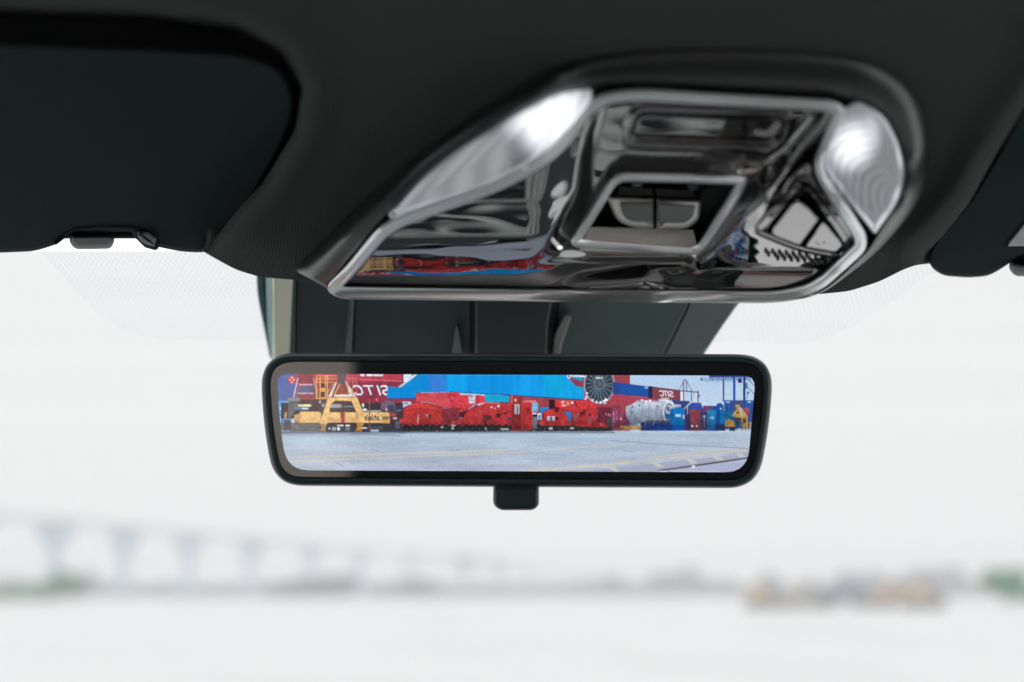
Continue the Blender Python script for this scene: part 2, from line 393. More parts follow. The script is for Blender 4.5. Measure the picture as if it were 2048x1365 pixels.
# ---------------- camera cover behind the mirror
PCV = Plane(560, .722, -31)
cv = empty('windscreen_camera_cover', (0, .74, CAMZ + .14), 'charcoal plastic camera cover on the windscreen behind the mirror', 'camera cover')
loft('cover_base', PCV, rounded([(524, 530, 4), (1500, 530, 4), (1500, 575, 4), (1396, 722, 30), (1300, 760, 8), (575, 760, 8), (548, 722, 8), (531, 640, 20)], 200, ), [(2, -.020), (0, -.006), (3, -.0055)], M_COVER, cv, cap0=True)
def strip(name, pts, m, h0=-.0055, h1=-.003, r=2, w=3): return loft(name, PCV, rounded(pts, 120, r), [(0, h0)] + rollprof(h0 + .0002, h1, w), m, cv)
strip('dark_edge', [(512, 530), (528, 530), (531, 600, 30), (540, 660, 30), (552, 716), (539, 716), (524, 640, 40), (514, 590, 30)], M_TEAL, -.012, -.004)
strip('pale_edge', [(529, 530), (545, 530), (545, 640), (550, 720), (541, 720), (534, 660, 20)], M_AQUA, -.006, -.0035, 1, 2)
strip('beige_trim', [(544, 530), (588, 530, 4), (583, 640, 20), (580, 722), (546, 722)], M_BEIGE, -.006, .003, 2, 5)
strip('left_rail', [(580, 530), (592, 530), (590, 722), (580, 722)], mat('slate rail', (.07, .105, .12), .45), -.006, -.001)
for i in range(22):
    v_ = 552 + i * 7.4; u_ = 530.5 + 1.5 * (i / 22) + 8 * (i / 22) ** 2
    c = np.stack([u_ + 1.1 * np.cos(np.linspace(0, 2 * math.pi, 8, endpoint=False)), v_ + 1.9 * np.sin(np.linspace(0, 2 * math.pi, 8, endpoint=False))], 1)
    if i == 0: dot0 = loft('edge_dot', PCV, c, [(0, -.0045), (0, -.0028)], M_DARK, cv)
    else:
        d = dot0.copy(); COL.objects.link(d); d.parent = cv
        d.location = Vector(PCV(np.array(u_), np.array(v_), -.003) - PCV(np.array(530.5), np.array(552.), -.003))
# side panel between the rails, ridge, centre arm cover and pocket-like flares
strip('side_panel', [(592, 530), (705, 530), (703, 590), (690, 724), (592, 724)], M_COVER, -.006, -.0045, 2, 2)
strip('ridge', [(704, 530), (713, 530), (703, 724), (689, 724), (699, 600)], mat('grey ridge plastic', (.10, .14, .14), .45), -.006, .001, 2, 4)
strip('main_panel', [(713, 530), (943, 530), (943, 724), (703, 724)], M_COVER, -.006, -.003, 2, 3)
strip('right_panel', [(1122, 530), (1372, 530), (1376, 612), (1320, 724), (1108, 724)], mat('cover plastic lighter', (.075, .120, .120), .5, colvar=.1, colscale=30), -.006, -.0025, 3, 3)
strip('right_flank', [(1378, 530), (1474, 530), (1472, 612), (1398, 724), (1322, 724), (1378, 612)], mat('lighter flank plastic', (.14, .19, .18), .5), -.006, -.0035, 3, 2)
strip('arm_cover', [(947, 530, 16), (1116, 530, 16), (1112, 590, 30), (1100, 640, 40), (1096, 745, 16), (947, 745, 16)], M_COVD, -.006, .007, 3, 7)
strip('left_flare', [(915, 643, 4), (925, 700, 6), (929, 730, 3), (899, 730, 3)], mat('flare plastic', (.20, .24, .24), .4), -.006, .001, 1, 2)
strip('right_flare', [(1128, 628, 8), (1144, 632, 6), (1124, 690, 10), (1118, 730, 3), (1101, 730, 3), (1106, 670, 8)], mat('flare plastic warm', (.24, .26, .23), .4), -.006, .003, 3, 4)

# ================================================================== REAR-VIEW MIRROR
class MirrorPlane:
    """plane square to the line of sight through the mirror's middle"""
    def __init__(s, Y, v):
        s.c = np.array([0, 0, CAMZ]); d = rays(np.array(CU), np.array(v)); s.p = s.c + d * Y; s.n = -d / np.linalg.norm(d)
    __call__ = Plane.__call__
PM = MirrorPlane(.69, 760)
mr = empty('rear_view_mirror', tuple(PM(np.array(1032.), np.array(840.), -.02)), 'black digital rear-view mirror showing a bright picture of a container yard', 'rear-view mirror')
MO = rounded([(519, 706, 74), (1549, 709, 80), (1538, 860, 60), (1514, 977, 62), (550, 972, 62), (528, 860, 60)], 260)
# body: from the back shell forward to the front rim, then in to the glass
prof = [(120, -.034), (90, -.0335), (50, -.031), (24, -.026), (8, -.018), (1.5, -.010), (0, -.005)] + [(9 - 9 * math.cos(t), -.005 + .0058 * math.sin(t)) for t in np.linspace(.15, math.pi / 2, 7)] + [(15, .0006), (16.5, -.0004), (17.5, -.0012)]
loft('housing', PM, MO, prof, M_MIRR, mr, cap0=True, cap1=True, sharp=50)
M_MGL = mat('dark mirror glass', (.006, .008, .010), .03, ior=3.4)
MG = offset(MO, 17.2)
loft('mirror_glass', PM, MG, [(0, -.0012), (0, -.0004), (.8, -.0002)], M_MGL, mr)
SCR = rounded([(553, 748, 22), (1511, 752, 24), (1503, 850, 30), (1494, 945, 44), (574, 941, 44), (560, 850, 30)], 200)

# --- picture on the display, painted in code (flat print on the screen surface)
X0, Y0, WW, HH, S = 545, 742, 976, 210, 3
img = np.zeros((HH * S, WW * S, 3), float)
gy, gx = np.mgrid[0:HH * S, 0:WW * S]; PX = X0 + (gx + .5) / S; PY = Y0 + (gy + .5) / S
def zc(o, s, pts): return [(o[0] + p[0] / s, o[1] + p[1] / s) for p in pts]
zA = lambda *p: zc((540, 740), 9.75, p); zB = lambda *p: zc((720, 740), 9.75, p); zC = lambda *p: zc((900, 740), 9.75, p)
zD = lambda *p: zc((1080, 740), 9.75, p); zE = lambda *p: zc((1240, 740), 9.75, p); zF = lambda *p: zc((1360, 740), 9.75, p); zG = lambda *p: zc((1200, 860), 5.851, p)
def sub(b, pad=1):
    x0 = max(0, int((b[0] - pad - X0) * S)); x1 = min(WW * S, int((b[2] + pad - X0) * S) + 1)
    y0 = max(0, int((b[1] - pad - Y0) * S)); y1 = min(HH * S, int((b[3] + pad - Y0) * S) + 1)
    return slice(y0, max(y0, y1)), slice(x0, max(x0, x1))
def blend(sl, a, col):
    img[sl] = img[sl] * (1 - a[..., None]) + np.asarray(col, float) * a[..., None]
def poly(pts, col, soft=.6, al=1.0, corr=0, cper=2.0):
    p = np.array(pts); sl = sub((p[:, 0].min(), p[:, 1].min(), p[:, 0].max(), p[:, 1].max()), 2)
    if img[sl].size == 0: return
    a = np.clip(sdf(pts, PX[sl], PY[sl]) / soft + .5, 0, 1) * al
    c = np.asarray(col, float)
    if corr: c = c + corr * np.sin(PX[sl] * 2 * math.pi / cper)[..., None]
    blend(sl, a, c)
def rect(x0, y0, x1, y1, col, **k): poly([(x0, y0), (x1, y0), (x1, y1), (x0, y1)], col, **k)
def line(pts, w, col, al=1.0, soft=.6):
    for a, b in zip(pts[:-1], pts[1:]):
        a = np.array(a, float); b = np.array(b, float)
        sl = sub((min(a[0], b[0]) - w, min(a[1], b[1]) - w, max(a[0], b[0]) + w, max(a[1], b[1]) + w))
        if img[sl].size == 0: continue
        e = b - a; wx, wy = PX[sl] - a[0], PY[sl] - a[1]; t = np.clip((wx * e[0] + wy * e[1]) / (e @ e + 1e-9), 0, 1)
        d = np.hypot(wx - e[0] * t, wy - e[1] * t)
        blend(sl, np.clip((w / 2 - d) / soft + .5, 0, 1) * al, col)
def ell(cx, cy, rx, ry, col, soft=.6, al=1.0, ring=0):
    sl = sub((cx - rx, cy - ry, cx + rx, cy + ry), 2)
    if img[sl].size == 0: return
    d = (1 - np.hypot((PX[sl] - cx) / rx, (PY[sl] - cy) / ry)) * min(rx, ry)
    a = np.clip(d / soft + .5, 0, 1)
    if ring: a = a * np.clip((ring - d) / soft + .5, 0, 1)
    blend(sl, a * al, col)
def noise2(sx, sy, seed):
    r = np.random.RandomState(seed); ny, nx = int(HH * S / sy) + 3, int(WW * S / sx) + 3
    g = r.rand(ny, nx); y = gy / sy; x = gx / sx; yi, xi = y.astype(int), x.astype(int); fy, fx = y - yi, x - xi
    fy = fy * fy * (3 - 2 * fy); fx = fx * fx * (3 - 2 * fx)
    return (g[yi, xi] * (1 - fx) + g[yi, xi + 1] * fx) * (1 - fy) + (g[yi + 1, xi] * (1 - fx) + g[yi + 1, xi + 1] * fx) * fy
WHT = (226, 236, 250)
# sky and far things on the right
img[:] = (182, 208, 236)
t = np.clip((PY - 748) / 60, 0, 1)[..., None]; img[:] = np.array((176, 205, 238.)) * (1 - t) + np.array((186, 210, 234.)) * t
# stacks of red containers in the middle distance
rect(590, 742, 842, 862, (150, 52, 72), corr=16, cper=2.2)
rect(590, 742, 806, 764, (196, 62, 84), corr=8, cper=2.2)
line(zB((0, 180), (820, 225)), 1.2, (224, 130, 150)); line([(600, 757), (720, 758)], 1, (205, 110, 130))
rect(1000, 742, 1260, 862, (160, 62, 78), corr=16, cper=2.2)
# left: blue containers
rect(545, 742, 592, 803, (88, 104, 168), corr=6, cper=1.8); rect(545, 742, 566, 768, (66, 96, 190), al=.6, soft=8)
rect(545, 802, 582, 870, (92, 164, 226), corr=8, cper=1.8); rect(560, 815, 573, 820, (225, 240, 255)); rect(556, 828, 566, 846, (70, 130, 205))
rect(566, 829, 568, 838, WHT); line([(560, 833), (562, 838), (560, 846)], 1, WHT)
# tower with pink rungs
rect(592, 752, 630, 806, (120, 84, 100)); rect(597, 748, 628, 767, (150, 62, 74)); rect(598, 770, 626, 786, (98, 98, 130)); rect(602, 792, 628, 804, (158, 66, 72))
line(zA((540, 170), (460, 540)), 2.6, (228, 186, 214)); line(zA((850, 170), (890, 370)), 2.2, (226, 150, 172))
for q in ((585, 290, 820, 290), (540, 460, 845, 460), (590, 630, 870, 630)): line(zA((q[0], q[1]), (q[2], q[3])), 2.4, (232, 160, 178))
line(zA((580, 260), (510, 520)), .8, (190, 150, 170))
# big mirrored lettering on the red container
def mlet(x, y, w, h_, ch, lw, col=WHT, shear=0.0):
    def T(*p): return [(x + (1 - a) * w - shear * (b - .5) * h_ * -1, y + b * h_) for a, b in p]
    G = {'C': [T((1, .16), (.8, 0), (.3, 0), (0, .25), (0, .75), (.3, 1), (.8, 1), (1, .85))], 'T': [T((0, 0), (1, 0)), T((.5, 0), (.5, 1))],
         'I': [T((.5, 0), (.5, 1))], 'S': [T((1, .1), (.7, 0), (.2, 0), (0, .25), (.3, .48), (.8, .55), (1, .78), (.75, 1), (.2, 1), (0, .9))],
         's': [T((1, .45), (.2, .42), (.1, .6), (.9, .75), (.8, .98), (0, .95))], 'i': [T((.5, .4), (.5, 1)), T((.5, .1), (.5, .18))],
         'n': [T((.1, 1), (.1, .4), (.8, .42), (.9, .6), (.9, 1))], 't': [T((.4, .1), (.4, .9), (.8, 1)), T((.05, .4), (.8, .4))],
         'X': [T((0, 0), (1, 1)), T((1, 0), (0, 1))], 'N': [T((0, 1), (0, 0), (1, 1), (1, 0))], 'A': [T((0, 1), (.5, 0), (1, 1)), T((.2, .65), (.8, .65))],
         '2': [T((0, .2), (.5, 0), (1, .3), (0, 1), (1, 1))]}
    for s in G[ch]: line(s, lw, col)
for x, w, ch in ((709, 15, 'C'), (731, 17, 'T'), (753, 10, 'I'), (765, 12, 'S')):
    mlet(x, 773, w, 17, ch, 4.6, (60, 40, 80), .35); mlet(x - .4, 772.5, w, 17, ch, 3.6, WHT, .35)
for x0, x1 in ((720, 729), (733, 745), (747, 766)): rect(x0, 747, x1, 753, (232, 226, 240))
rect(806, 742, 824, 764, (214, 226, 240)); poly(zB((820, 90), (850, 90), (845, 250), (820, 260)), (90, 60, 110))
# blue spreader beam
poly(zB((740, 340), (1130, 90), (1560, 90), (1560, 440), (1110, 440), (1080, 550), (530, 560), (540, 325)), (0, 140, 226))
poly([(880, 742), (1150, 742), (1168, 772), (1168, 799), (1090, 796), (1000, 790), (880, 784)], (0, 152, 240))
for x0, x1, c in ((858, 880, (64, 122, 222)), (880, 894, (52, 128, 226)), (895, 935, (0, 170, 250)), (960, 1010, (0, 146, 236)), (1040, 1075, (8, 160, 246)), (1085, 1130, (0, 172, 232)), (1130, 1166, (2, 170, 236))):
    rect(x0, 750, x1, 783 + (x0 - 880) * .055, c, soft=5, al=.8)
poly(zB((740, 340), (810, 340), (1130, 90), (1060, 90)), (176, 222, 240)); line(zB((810, 345), (1135, 100)), 1.2, (20, 90, 130))
line(zB((530, 562), (1085, 560)), 1.2, (40, 60, 130)); line(zC((0, 430), (600, 465), (1150, 490), (1950, 545)), 1.6, (10, 70, 150)); line([(1080, 795), (1168, 800)], 1.5, (40, 50, 110))
poly(zD((540, 150), (700, 320), (860, 350), (870, 240), (620, 150), (600, 90)), (150, 60, 90), corr=10)
poly([(969, 789), (1018, 792), (1018, 805), (970, 803)], (6, 170, 218)); line([(968, 804), (1018, 806)], 1.2, (20, 40, 70))
line(zD((600, 115), (900, 135)), 3, (222, 232, 244)); ell(1137.5, 753, 4, 5, (210, 210, 235)); ell(1138, 753, 1.6, 2, (90, 60, 110))
# red heavy trailer
RED, RED2 = (212, 56, 62), (190, 44, 52)
poly(zB((1080, 470), (1160, 450), (1700, 440), (1950, 440), (1950, 750), (1640, 745), (1330, 630), (1100, 620)), (214, 74, 84))
poly(zC((0, 440), (160, 440), (180, 490), (600, 500), (680, 520), (690, 640), (520, 670), (440, 700), (330, 790), (180, 840), (160, 760), (0, 745)), (220, 60, 74))
poly(zB((1680, 450), (1920, 450), (1850, 600), (1760, 610)), (204, 50, 66)); ell(905, 797, 3, 3.5, (224, 84, 96)); ell(903.5, 802, 4, 2, (168, 40, 54), soft=2)
rect(792, 803, 822, 818, (150, 52, 72)); poly(zB((825, 620), (980, 620), (1010, 665), (830, 740)), (198, 206, 226)); rect(809, 806, 816, 808, (90, 100, 140))
poly(zB((850, 800), (1010, 660), (1180, 640), (1310, 640), (1600, 760), (1680, 900), (1780, 1100), (780, 1090), (760, 900)), (214, 58, 58))
poly(zB((1320, 640), (1640, 740), (1580, 750), (1330, 665)), (110, 40, 50))
rect(885, 817, 920, 850, (150, 52, 68), corr=14, cper=1.9)
poly(zC((360, 520), (490, 500), (490, 655), (375, 655)), (206, 212, 232)); rect(939, 794, 946, 796, (110, 110, 150)); rect(939, 799, 948, 803, (170, 178, 205))
poly(zC((270, 880), (380, 770), (520, 720), (700, 640), (1000, 650), (1210, 660), (1210, 1100), (160, 1120), (160, 1000)), RED)
poly(zC((180, 840), (330, 790), (540, 670), (540, 720), (380, 770), (270, 880), (270, 930), (180, 930)), (92, 34, 44))
poly(zC((640, 890), (800, 890), (820, 970), (720, 990), (720, 1110), (630, 1110)), (100, 48, 46)); poly(zC((900, 855), (1020, 850), (960, 930), (910, 950)), (92, 44, 48))
poly(zC((1040, 840), (1190, 790), (1190, 810), (1060, 870)), (130, 30, 40)); line(zC((540, 800), (620, 830)), 2, (226, 90, 100)); line(zC((500, 960), (560, 830)), 1.4, (232, 84, 92))
for x, y, c in ((983, 815, (236, 190, 200)), (990, 817, (240, 130, 90)), (996.5, 815, (70, 60, 130)), (997, 813, (240, 230, 240))): ell(x, y, 2.4, 2.6, c)
rect(1016, 835, 1024, 840, (52, 56, 136)); rect(836, 829, 840, 836, (90, 56, 60)); rect(857, 829, 862, 836, (90, 56, 60))
for x in (851.5, 855): rect(x, 828, x + 1.5, 834, (245, 200, 200))
line(zB((1145, 880), (1120, 1040)), 2, (248, 214, 226)); line(zB((1120, 1040), (1105, 1130)), .8, (190, 170, 170))
# wheels and dark chassis line under the trailer
rect(792, 850, 1225, 866, (52, 54, 62))
for i, x in enumerate(np.arange(800, 1222, 13.2)):
    if 1036 < x < 1070: continue
    ell(x, 856, 5.4, 7.2, (42, 44, 50)); ell(x, 857, 2, 2.6, (92, 88, 90), al=.7)
    poly([(x + 4, 852), (x + 9, 852), (x + 8.4, 845), (x + 5, 845)], RED2)
r_ = np.random.RandomState(3)
for i in range(150):
    x = r_.uniform(790, 1235); rect(x, 860 + r_.uniform(0, 4), x + r_.uniform(.6, 2.4), 863 + r_.uniform(0, 3), tuple(np.array((88, 92, 104)) + r_.uniform(-30, 50)), al=.8)
rect(903, 844, 911, 847, (240, 96, 84)); rect(903, 850, 911, 853, (236, 236, 240)); ell(905.5, 857, 2.6, 2.8, WHT); ell(884, 855, 3, 2, (200, 206, 214))
rect(1001, 857, 1017, 860.5, (214, 220, 224)); rect(970, 856, 973, 860, (220, 226, 232))
# red cabin
rect(1023, 792, 1044, 862, (158, 44, 50)); rect(1042, 804, 1066, 860, (208, 52, 54)); rect(1046, 801, 1073, 806, (226, 104, 112)); line([(1048.5, 806), (1048.5, 858)], 1, (150, 34, 40)); rect(1064, 804, 1066, 856, (228, 90, 90))
rect(1029, 809, 1039, 829, (186, 178, 190)); rect(1034, 811, 1037, 828, (80, 86, 110)); rect(1036.5, 811, 1038, 828, (230, 234, 240)); rect(1053, 815, 1060, 826, (150, 36, 48))
ell(1031, 801, 2.6, 3, (252, 190, 140)); line([(1024, 790), (1024, 806)], 1.4, (230, 150, 120)); rect(1064, 806, 1076, 824, (120, 190, 232)); rect(1065, 826, 1073, 829, WHT); rect(1066, 832, 1074, 858, (110, 140, 168), corr=16, cper=3)
rect(1066, 830, 1076, 834, (14, 22, 50)); rect(1080, 815, 1100, 826, (20, 140, 226)); rect(1075, 827, 1083, 840, (220, 236, 250)); rect(1077, 830, 1081, 838, (30, 120, 220))
# right half of the trailer
poly(zD((290, 600), (690, 600), (940, 590), (1100, 680), (1110, 760), (1060, 900), (800, 840), (640, 830), (480, 790), (290, 720)), (220, 54, 58))
rect(1098, 800, 1110, 818, (52, 28, 38)); poly(zD((60, 820), (200, 760), (300, 800), (420, 760), (520, 900), (620, 1000), (620, 1090), (0, 1090), (0, 1000), (80, 990)), (216, 56, 60))
poly(zD((460, 820), (600, 820), (610, 1000), (560, 1000), (520, 900)), (30, 142, 226)); poly(zD((300, 720), (400, 740), (330, 850), (280, 800)), (120, 26, 36))
poly(zD((690, 1000), (760, 900), (900, 760), (1100, 740), (1280, 900), (1350, 1130), (690, 1100)), (206, 50, 56))
poly(zD((760, 840), (900, 760), (880, 860), (780, 930)), (126, 40, 50)); poly(zD((870, 920), (970, 780), (1060, 930)), (226, 70, 74)); poly(zD((930, 900), (975, 830), (1010, 905)), (120, 30, 38))
poly(zD((900, 950), (1060, 945), (1050, 990), (910, 1000)), (110, 90, 98)); line(zD((1120, 790), (1130, 880), (1060, 970)), 1.2, (236, 120, 130)); line(zD((1130, 960), (1200, 1080)), 2, (238, 120, 116))
poly(zD((680, 600), (740, 720), (720, 740), (660, 620)), (120, 24, 34)); line(zD((940, 590), (960, 720)), 1.4, (120, 24, 34))
mlet(1123, 803, 7, 9, '2', 1.6, (246, 220, 232)); mlet(1132.5, 803, 6, 9, 'A', 1.6, (246, 170, 100)); ell(1144, 806, 2.4, 2.4, (236, 236, 250)); rect(1141, 809, 1147, 812, (80, 60, 150))
rect(1094, 833, 1110, 842, (210, 222, 240), al=.9); rect(1100, 834, 1104, 842, (40, 90, 180)); rect(1110, 834, 1117, 840, (70, 24, 34))
line(zD((760, 830), (720, 910), (690, 990)), 1, (230, 120, 130)); line(zD((640, 830), (680, 920), (670, 1000)), 1, (230, 120, 130))
rect(1097, 855, 1105, 860, (222, 226, 232)); rect(1140, 855, 1148, 859, (206, 196, 200))
poly(zD((860, 580), (900, 500), (930, 470), (930, 540), (890, 595)), (236, 196, 214))
# cable reel
ell(1199, 770, 31, 38, (112, 118, 140)); ell(1198, 769, 27, 35, (52, 58, 74)); rect(1168, 742, 1230, 749, (182, 208, 236), al=0)
for a in np.arange(8, 360, 17.5):
    ca, sa = math.cos(R(a)), math.sin(R(a)); line([(1198 + 9 * ca, 769 + 10 * sa), (1198 + 25 * ca, 769 + 33 * sa)], 1.5, (112, 140, 156))
ell(1199, 768, 10, 11, (74, 88, 98)); ell(1199, 768, 10, 11, (130, 150, 160), ring=1); ell(1199, 768, 4, 4.5, (110, 100, 108)); ell(1199, 770, 31, 38, (214, 214, 230), ring=.8)
for a, s_ in ((118, 2.4), (100, 2.6), (84, 2.4), (70, 2.6), (60, 3), (150, 2)): ell(1198 + 28 * math.cos(R(a)), 769 + 36 * math.sin(R(a)), s_, s_, (240, 244, 250))
for x in (1193, 1196, 1199.5, 1204): ell(x, 756, 1.2, 1.8, (244, 248, 255))
rect(1208, 806, 1219, 811, (226, 226, 238)); rect(1222, 808, 1238, 813, (230, 214, 226))
# descending row of containers to the right
poly([(1226, 764), (1297, 774), (1304, 774), (1304, 795), (1226, 789)], (32, 68, 152)); poly([(1240, 768), (1296, 775), (1296, 792), (1240, 788)], (24, 82, 170), soft=6)
poly([(1226, 789), (1247, 790), (1247, 816), (1200, 814), (1215, 806)], (176, 62, 76)); rect(1243, 791, 1249, 816, (120, 36, 52))
poly([(1248, 791), (1304, 795), (1322, 797), (1322, 806), (1262, 808), (1250, 818)], (180, 66, 84)); poly([(1304, 774), (1361, 781), (1361, 806), (1304, 798)], (134, 62, 76)); rect(1297, 773, 1305, 797, (30, 40, 84)); line([(1304, 774), (1361, 781.5)], 1, (70, 50, 80))
for x, w, ch in ((1320, 6.5, 'C'), (1327.5, 7, 'T'), (1334, 5, 'I'), (1339, 7, 'S')): mlet(x, 782 + (x - 1320) * .08, w, 10, ch, 2, (238, 228, 240), .3)
rect(1289, 774, 1296, 778, (160, 160, 190)); rect(1322, 796, 1338, 799, (226, 216, 230), al=.8); poly([(1340, 800), (1380, 803), (1380, 820), (1345, 818)], (52, 66, 136)); rect(1350, 809, 1362, 815, (206, 214, 236), al=.8)
rect(1195, 815, 1225, 846, (122, 40, 68), corr=14, cper=2.6); rect(1214, 837, 1226, 853, (88, 84, 96)); rect(1225, 812, 1251, 856, (140, 50, 84))
for x in (1226, 1231, 1236, 1241, 1245): line([(x, 815), (x, 852)], 1, (200, 110, 146)); 
for x, y in ((1211, 829), (1216, 830), (1220, 831)): rect(x, y - 3, x + 1.6, y + 3, (220, 160, 190))
rect(1226, 824, 1229, 845, (216, 150, 186), al=.7); rect(1232, 822, 1234.5, 842, (216, 150, 186), al=.6); ell(1242, 838, 1.4, 3, (240, 220, 240))
# silver tank
poly(zE((110, 720), (230, 690), (330, 600), (470, 600), (760, 610), (900, 580), (1010, 590), (1070, 700), (1050, 980), (880, 1060), (500, 1070), (200, 1050), (120, 900)), (166, 182, 206))
for i in range(9): rect(1252, 806 + i * 5, 1348, 811 + i * 5, [(224, 230, 242), (206, 214, 232), (186, 198, 222), (170, 182, 208), (156, 166, 190), (138, 148, 170), (118, 128, 150), (92, 102, 124), (70, 78, 104)][i], soft=4, al=.55)
poly(zE((0, 480), (120, 500), (330, 590), (230, 680), (110, 710), (100, 820), (0, 820)), (172, 64, 84)); poly(zE((110, 1040), (110, 860), (150, 960), (240, 1060)), (110, 60, 90))
for x in (1262, 1270, 1283, 1297, 1312, 1322): line([(x + 3, 806), (x, 822), (x, 836), (x + 3, 846)], .9, (118, 126, 150), al=.8)
for x, y in ((1265, 814), (1279, 811), (1264, 825), (1316, 813)): ell(x, y, 1.6, 1.6, (46, 52, 76))
ell(1338, 824, 12, 23, (214, 222, 236)); ell(1338, 826, 9.5, 19, (98, 112, 146)); ell(1338, 820, 7, 10, (188, 198, 214)); ell(1336, 818, 3.5, 5, (90, 110, 140)); poly([(1331, 828), (1345, 828), (1344, 838), (1332, 836)], (24, 98, 168))
for x in (1284, 1292, 1300, 1320, 1326, 1332): ell(x, 801 + (x % 3), 2.8, 2.4, (216, 224, 240))
rect(1240, 852, 1282, 860, (222, 172, 96)); rect(1232, 856, 1248, 860, (170, 106, 78)); rect(1262, 846, 1270, 853, (120, 130, 146)); ell(1278, 849, 2, 2.6, (230, 240, 250))
rect(1282, 845, 1352, 862, (34, 62, 140)); rect(1308, 852, 1322, 861, (14, 92, 196)); rect(1324, 855, 1345, 862, (24, 74, 170)); poly([(1290, 841), (1348, 842), (1348, 848), (1288, 848)], (66, 72, 104), al=.9)
for x0, y0, x1, y1 in ((1291, 838, 1290, 856), (1310, 838, 1306, 852)): line([(x0, y0), (x1, y1)], .8, (190, 196, 214))
# blue boxes
rect(1342, 817, 1369, 851, (0, 132, 222)); rect(1343, 850, 1369, 862, (6, 96, 196)); rect(1340, 820, 1346, 850, (14, 104, 196)); rect(1351, 829, 1362, 834, (196, 226, 246), al=.85); mlet(1351, 829, 2.4, 5, 'N', .9); mlet(1357, 829, 2.4, 5, 'A', .9)
rect(1366, 830, 1372, 838, (222, 232, 244)); rect(1369, 815, 1381, 862, (62, 56, 112)); poly([(1376, 806), (1402, 806), (1408, 824), (1402, 842), (1380, 820)], (38, 70, 176)); poly([(1380, 812), (1402, 808), (1408, 826), (1385, 824)], (54, 74, 178))
line([(1369, 818), (1383, 804)], 1.8, (222, 226, 244)); line([(1403, 807), (1409, 824)], 1.6, (222, 226, 244)); line([(1375, 812), (1375, 828)], 1.4, (206, 214, 240)); rect(1380, 819, 1401, 851, (150, 66, 78)); rect(1381, 850, 1401, 862, (120, 62, 76)); ell(1384.5, 852.5, 2.3, 2.3, WHT); ell(1393.5, 852.5, 2, 2, WHT)
rect(1401, 822, 1416, 862, (70, 66, 116)); ell(1408.5, 833, 1.6, 2.4, WHT); line([(1408.5, 836), (1408.5, 854)], .9, WHT, al=.7); rect(1406, 812, 1436, 824, (112, 70, 120)); rect(1425, 812, 1447, 862, (14, 84, 178)); poly([(1433, 808), (1441, 806), (1447, 811), (1447, 815), (1433, 815)], (40, 80, 160))
rect(1414, 821, 1432, 850, (28, 138, 200)); rect(1420, 834, 1428, 838, (176, 220, 236), al=.85); rect(1414, 850, 1436, 862, (30, 90, 172)); rect(1440, 822, 1454, 848, (6, 124, 206)); rect(1447, 834, 1453, 838, (184, 64, 110)); rect(1431, 848, 1450, 862, (42, 62, 120)); rect(1440, 816, 1443, 820, WHT, al=.8)
rect(1448, 801, 1510, 858, (36, 86, 168), corr=14, cper=7); rect(1464, 802, 1488, 818, (68, 74, 130)); rect(1452, 803, 1460, 806, (160, 180, 220)); rect(1495, 803, 1502, 806, (170, 190, 226)); rect(1486, 816, 1498, 834, (176, 84, 92)); rect(1448, 824, 1470, 850, (20, 120, 170), al=.7)
for x, w, c in ((1447, 2.6, (22, 44, 110)), (1468.5, 4.6, (24, 76, 168)), (1488.5, 4.4, (30, 50, 120))): line([(x, 750), (x, 802)], w, c)
for x in np.arange(1406, 1465, 3.4): line([(x, 756), (x + 1.6, 764), (x + 3.2, 756)], .7, (96, 116, 160), al=.8)
rect(1418, 742, 1512, 755, (30, 64, 150)); 
for x in np.arange(1420, 1510, 4.4): rect(x, 755, x + 2, 759 + (x % 3), (36, 66, 140), al=.8)
ell(1403, 759, 1.8, 3, (40, 56, 96)); rect(1476, 757, 1484, 766, (54, 42, 120)); ell(1493, 772, 2.4, 7, (60, 96, 150), al=.8); ell(1496, 786, 2.6, 3, (60, 96, 140), al=.8); line([(1495, 789), (1493, 800)], 1, (60, 80, 120))
line([(1494, 758), (1512, 774)], 1.3, (60, 84, 140)); line([(1496, 776), (1510, 790)], 1.3, (60, 84, 140))
# gantry in the distance
PUR = (92, 66, 100)
for p, w in (([(1367, 764), (1367, 803)], 2), ([(1373, 762), (1373, 783)], 1.6), ([(1366, 764), (1370, 759), (1374, 764)], 1.6), ([(1367, 764), (1358, 780)], 1), ([(1374, 764), (1383, 780)], 1), ([(1358, 782), (1372, 783), (1397, 785)], 1.8), ([(1383, 781), (1383, 803)], 1.8), ([(1396, 783), (1396, 804)], 2.2), ([(1396, 788), (1399, 792), (1396, 796)], 1.6), ([(1362, 785), (1362, 802)], 1), ([(1388, 786), (1392, 800)], .9)): line(p, w, PUR)
rect(1361, 784, 1366, 802, (228, 232, 240)); rect(1389, 786, 1393, 804, (222, 228, 238), al=.7)
poly(zF((880, 1000), (960, 960), (1060, 1010), (1070, 1090), (1080, 1110), (880, 1110)), (210, 160, 74)); poly(zF((1010, 900), (1110, 750), (1190, 740), (1320, 920), (1330, 1130), (1190, 1130), (1200, 960), (1060, 920)), (206, 162, 84)); poly(zF((1100, 860), (1120, 790), (1150, 860)), (70, 60, 70)); poly(zF((1220, 960), (1290, 950), (1280, 1040), (1230, 1040)), (90, 72, 62))
line(zF((1170, 740), (1220, 910)), 1.8, (236, 222, 214)); line(zF((1190, 740), (1310, 920)), 1.4, (236, 206, 196)); rect(1478, 836, 1482, 842, (60, 58, 76)); poly(zF((1080, 930), (1160, 940), (1140, 1090), (1070, 1000)), (64, 66, 84)); rect(1471, 810, 1480, 816, (200, 170, 90)); rect(1498, 844, 1506, 856, (206, 160, 110)); rect(1475, 857, 1500, 863, (220, 226, 234)); rect(1459, 855, 1470, 863, (52, 60, 78))
for x in (1459, 1466, 1484, 1491, 1497): line([(x, 854), (x + 1, 865)], 1.6, (44, 48, 64))
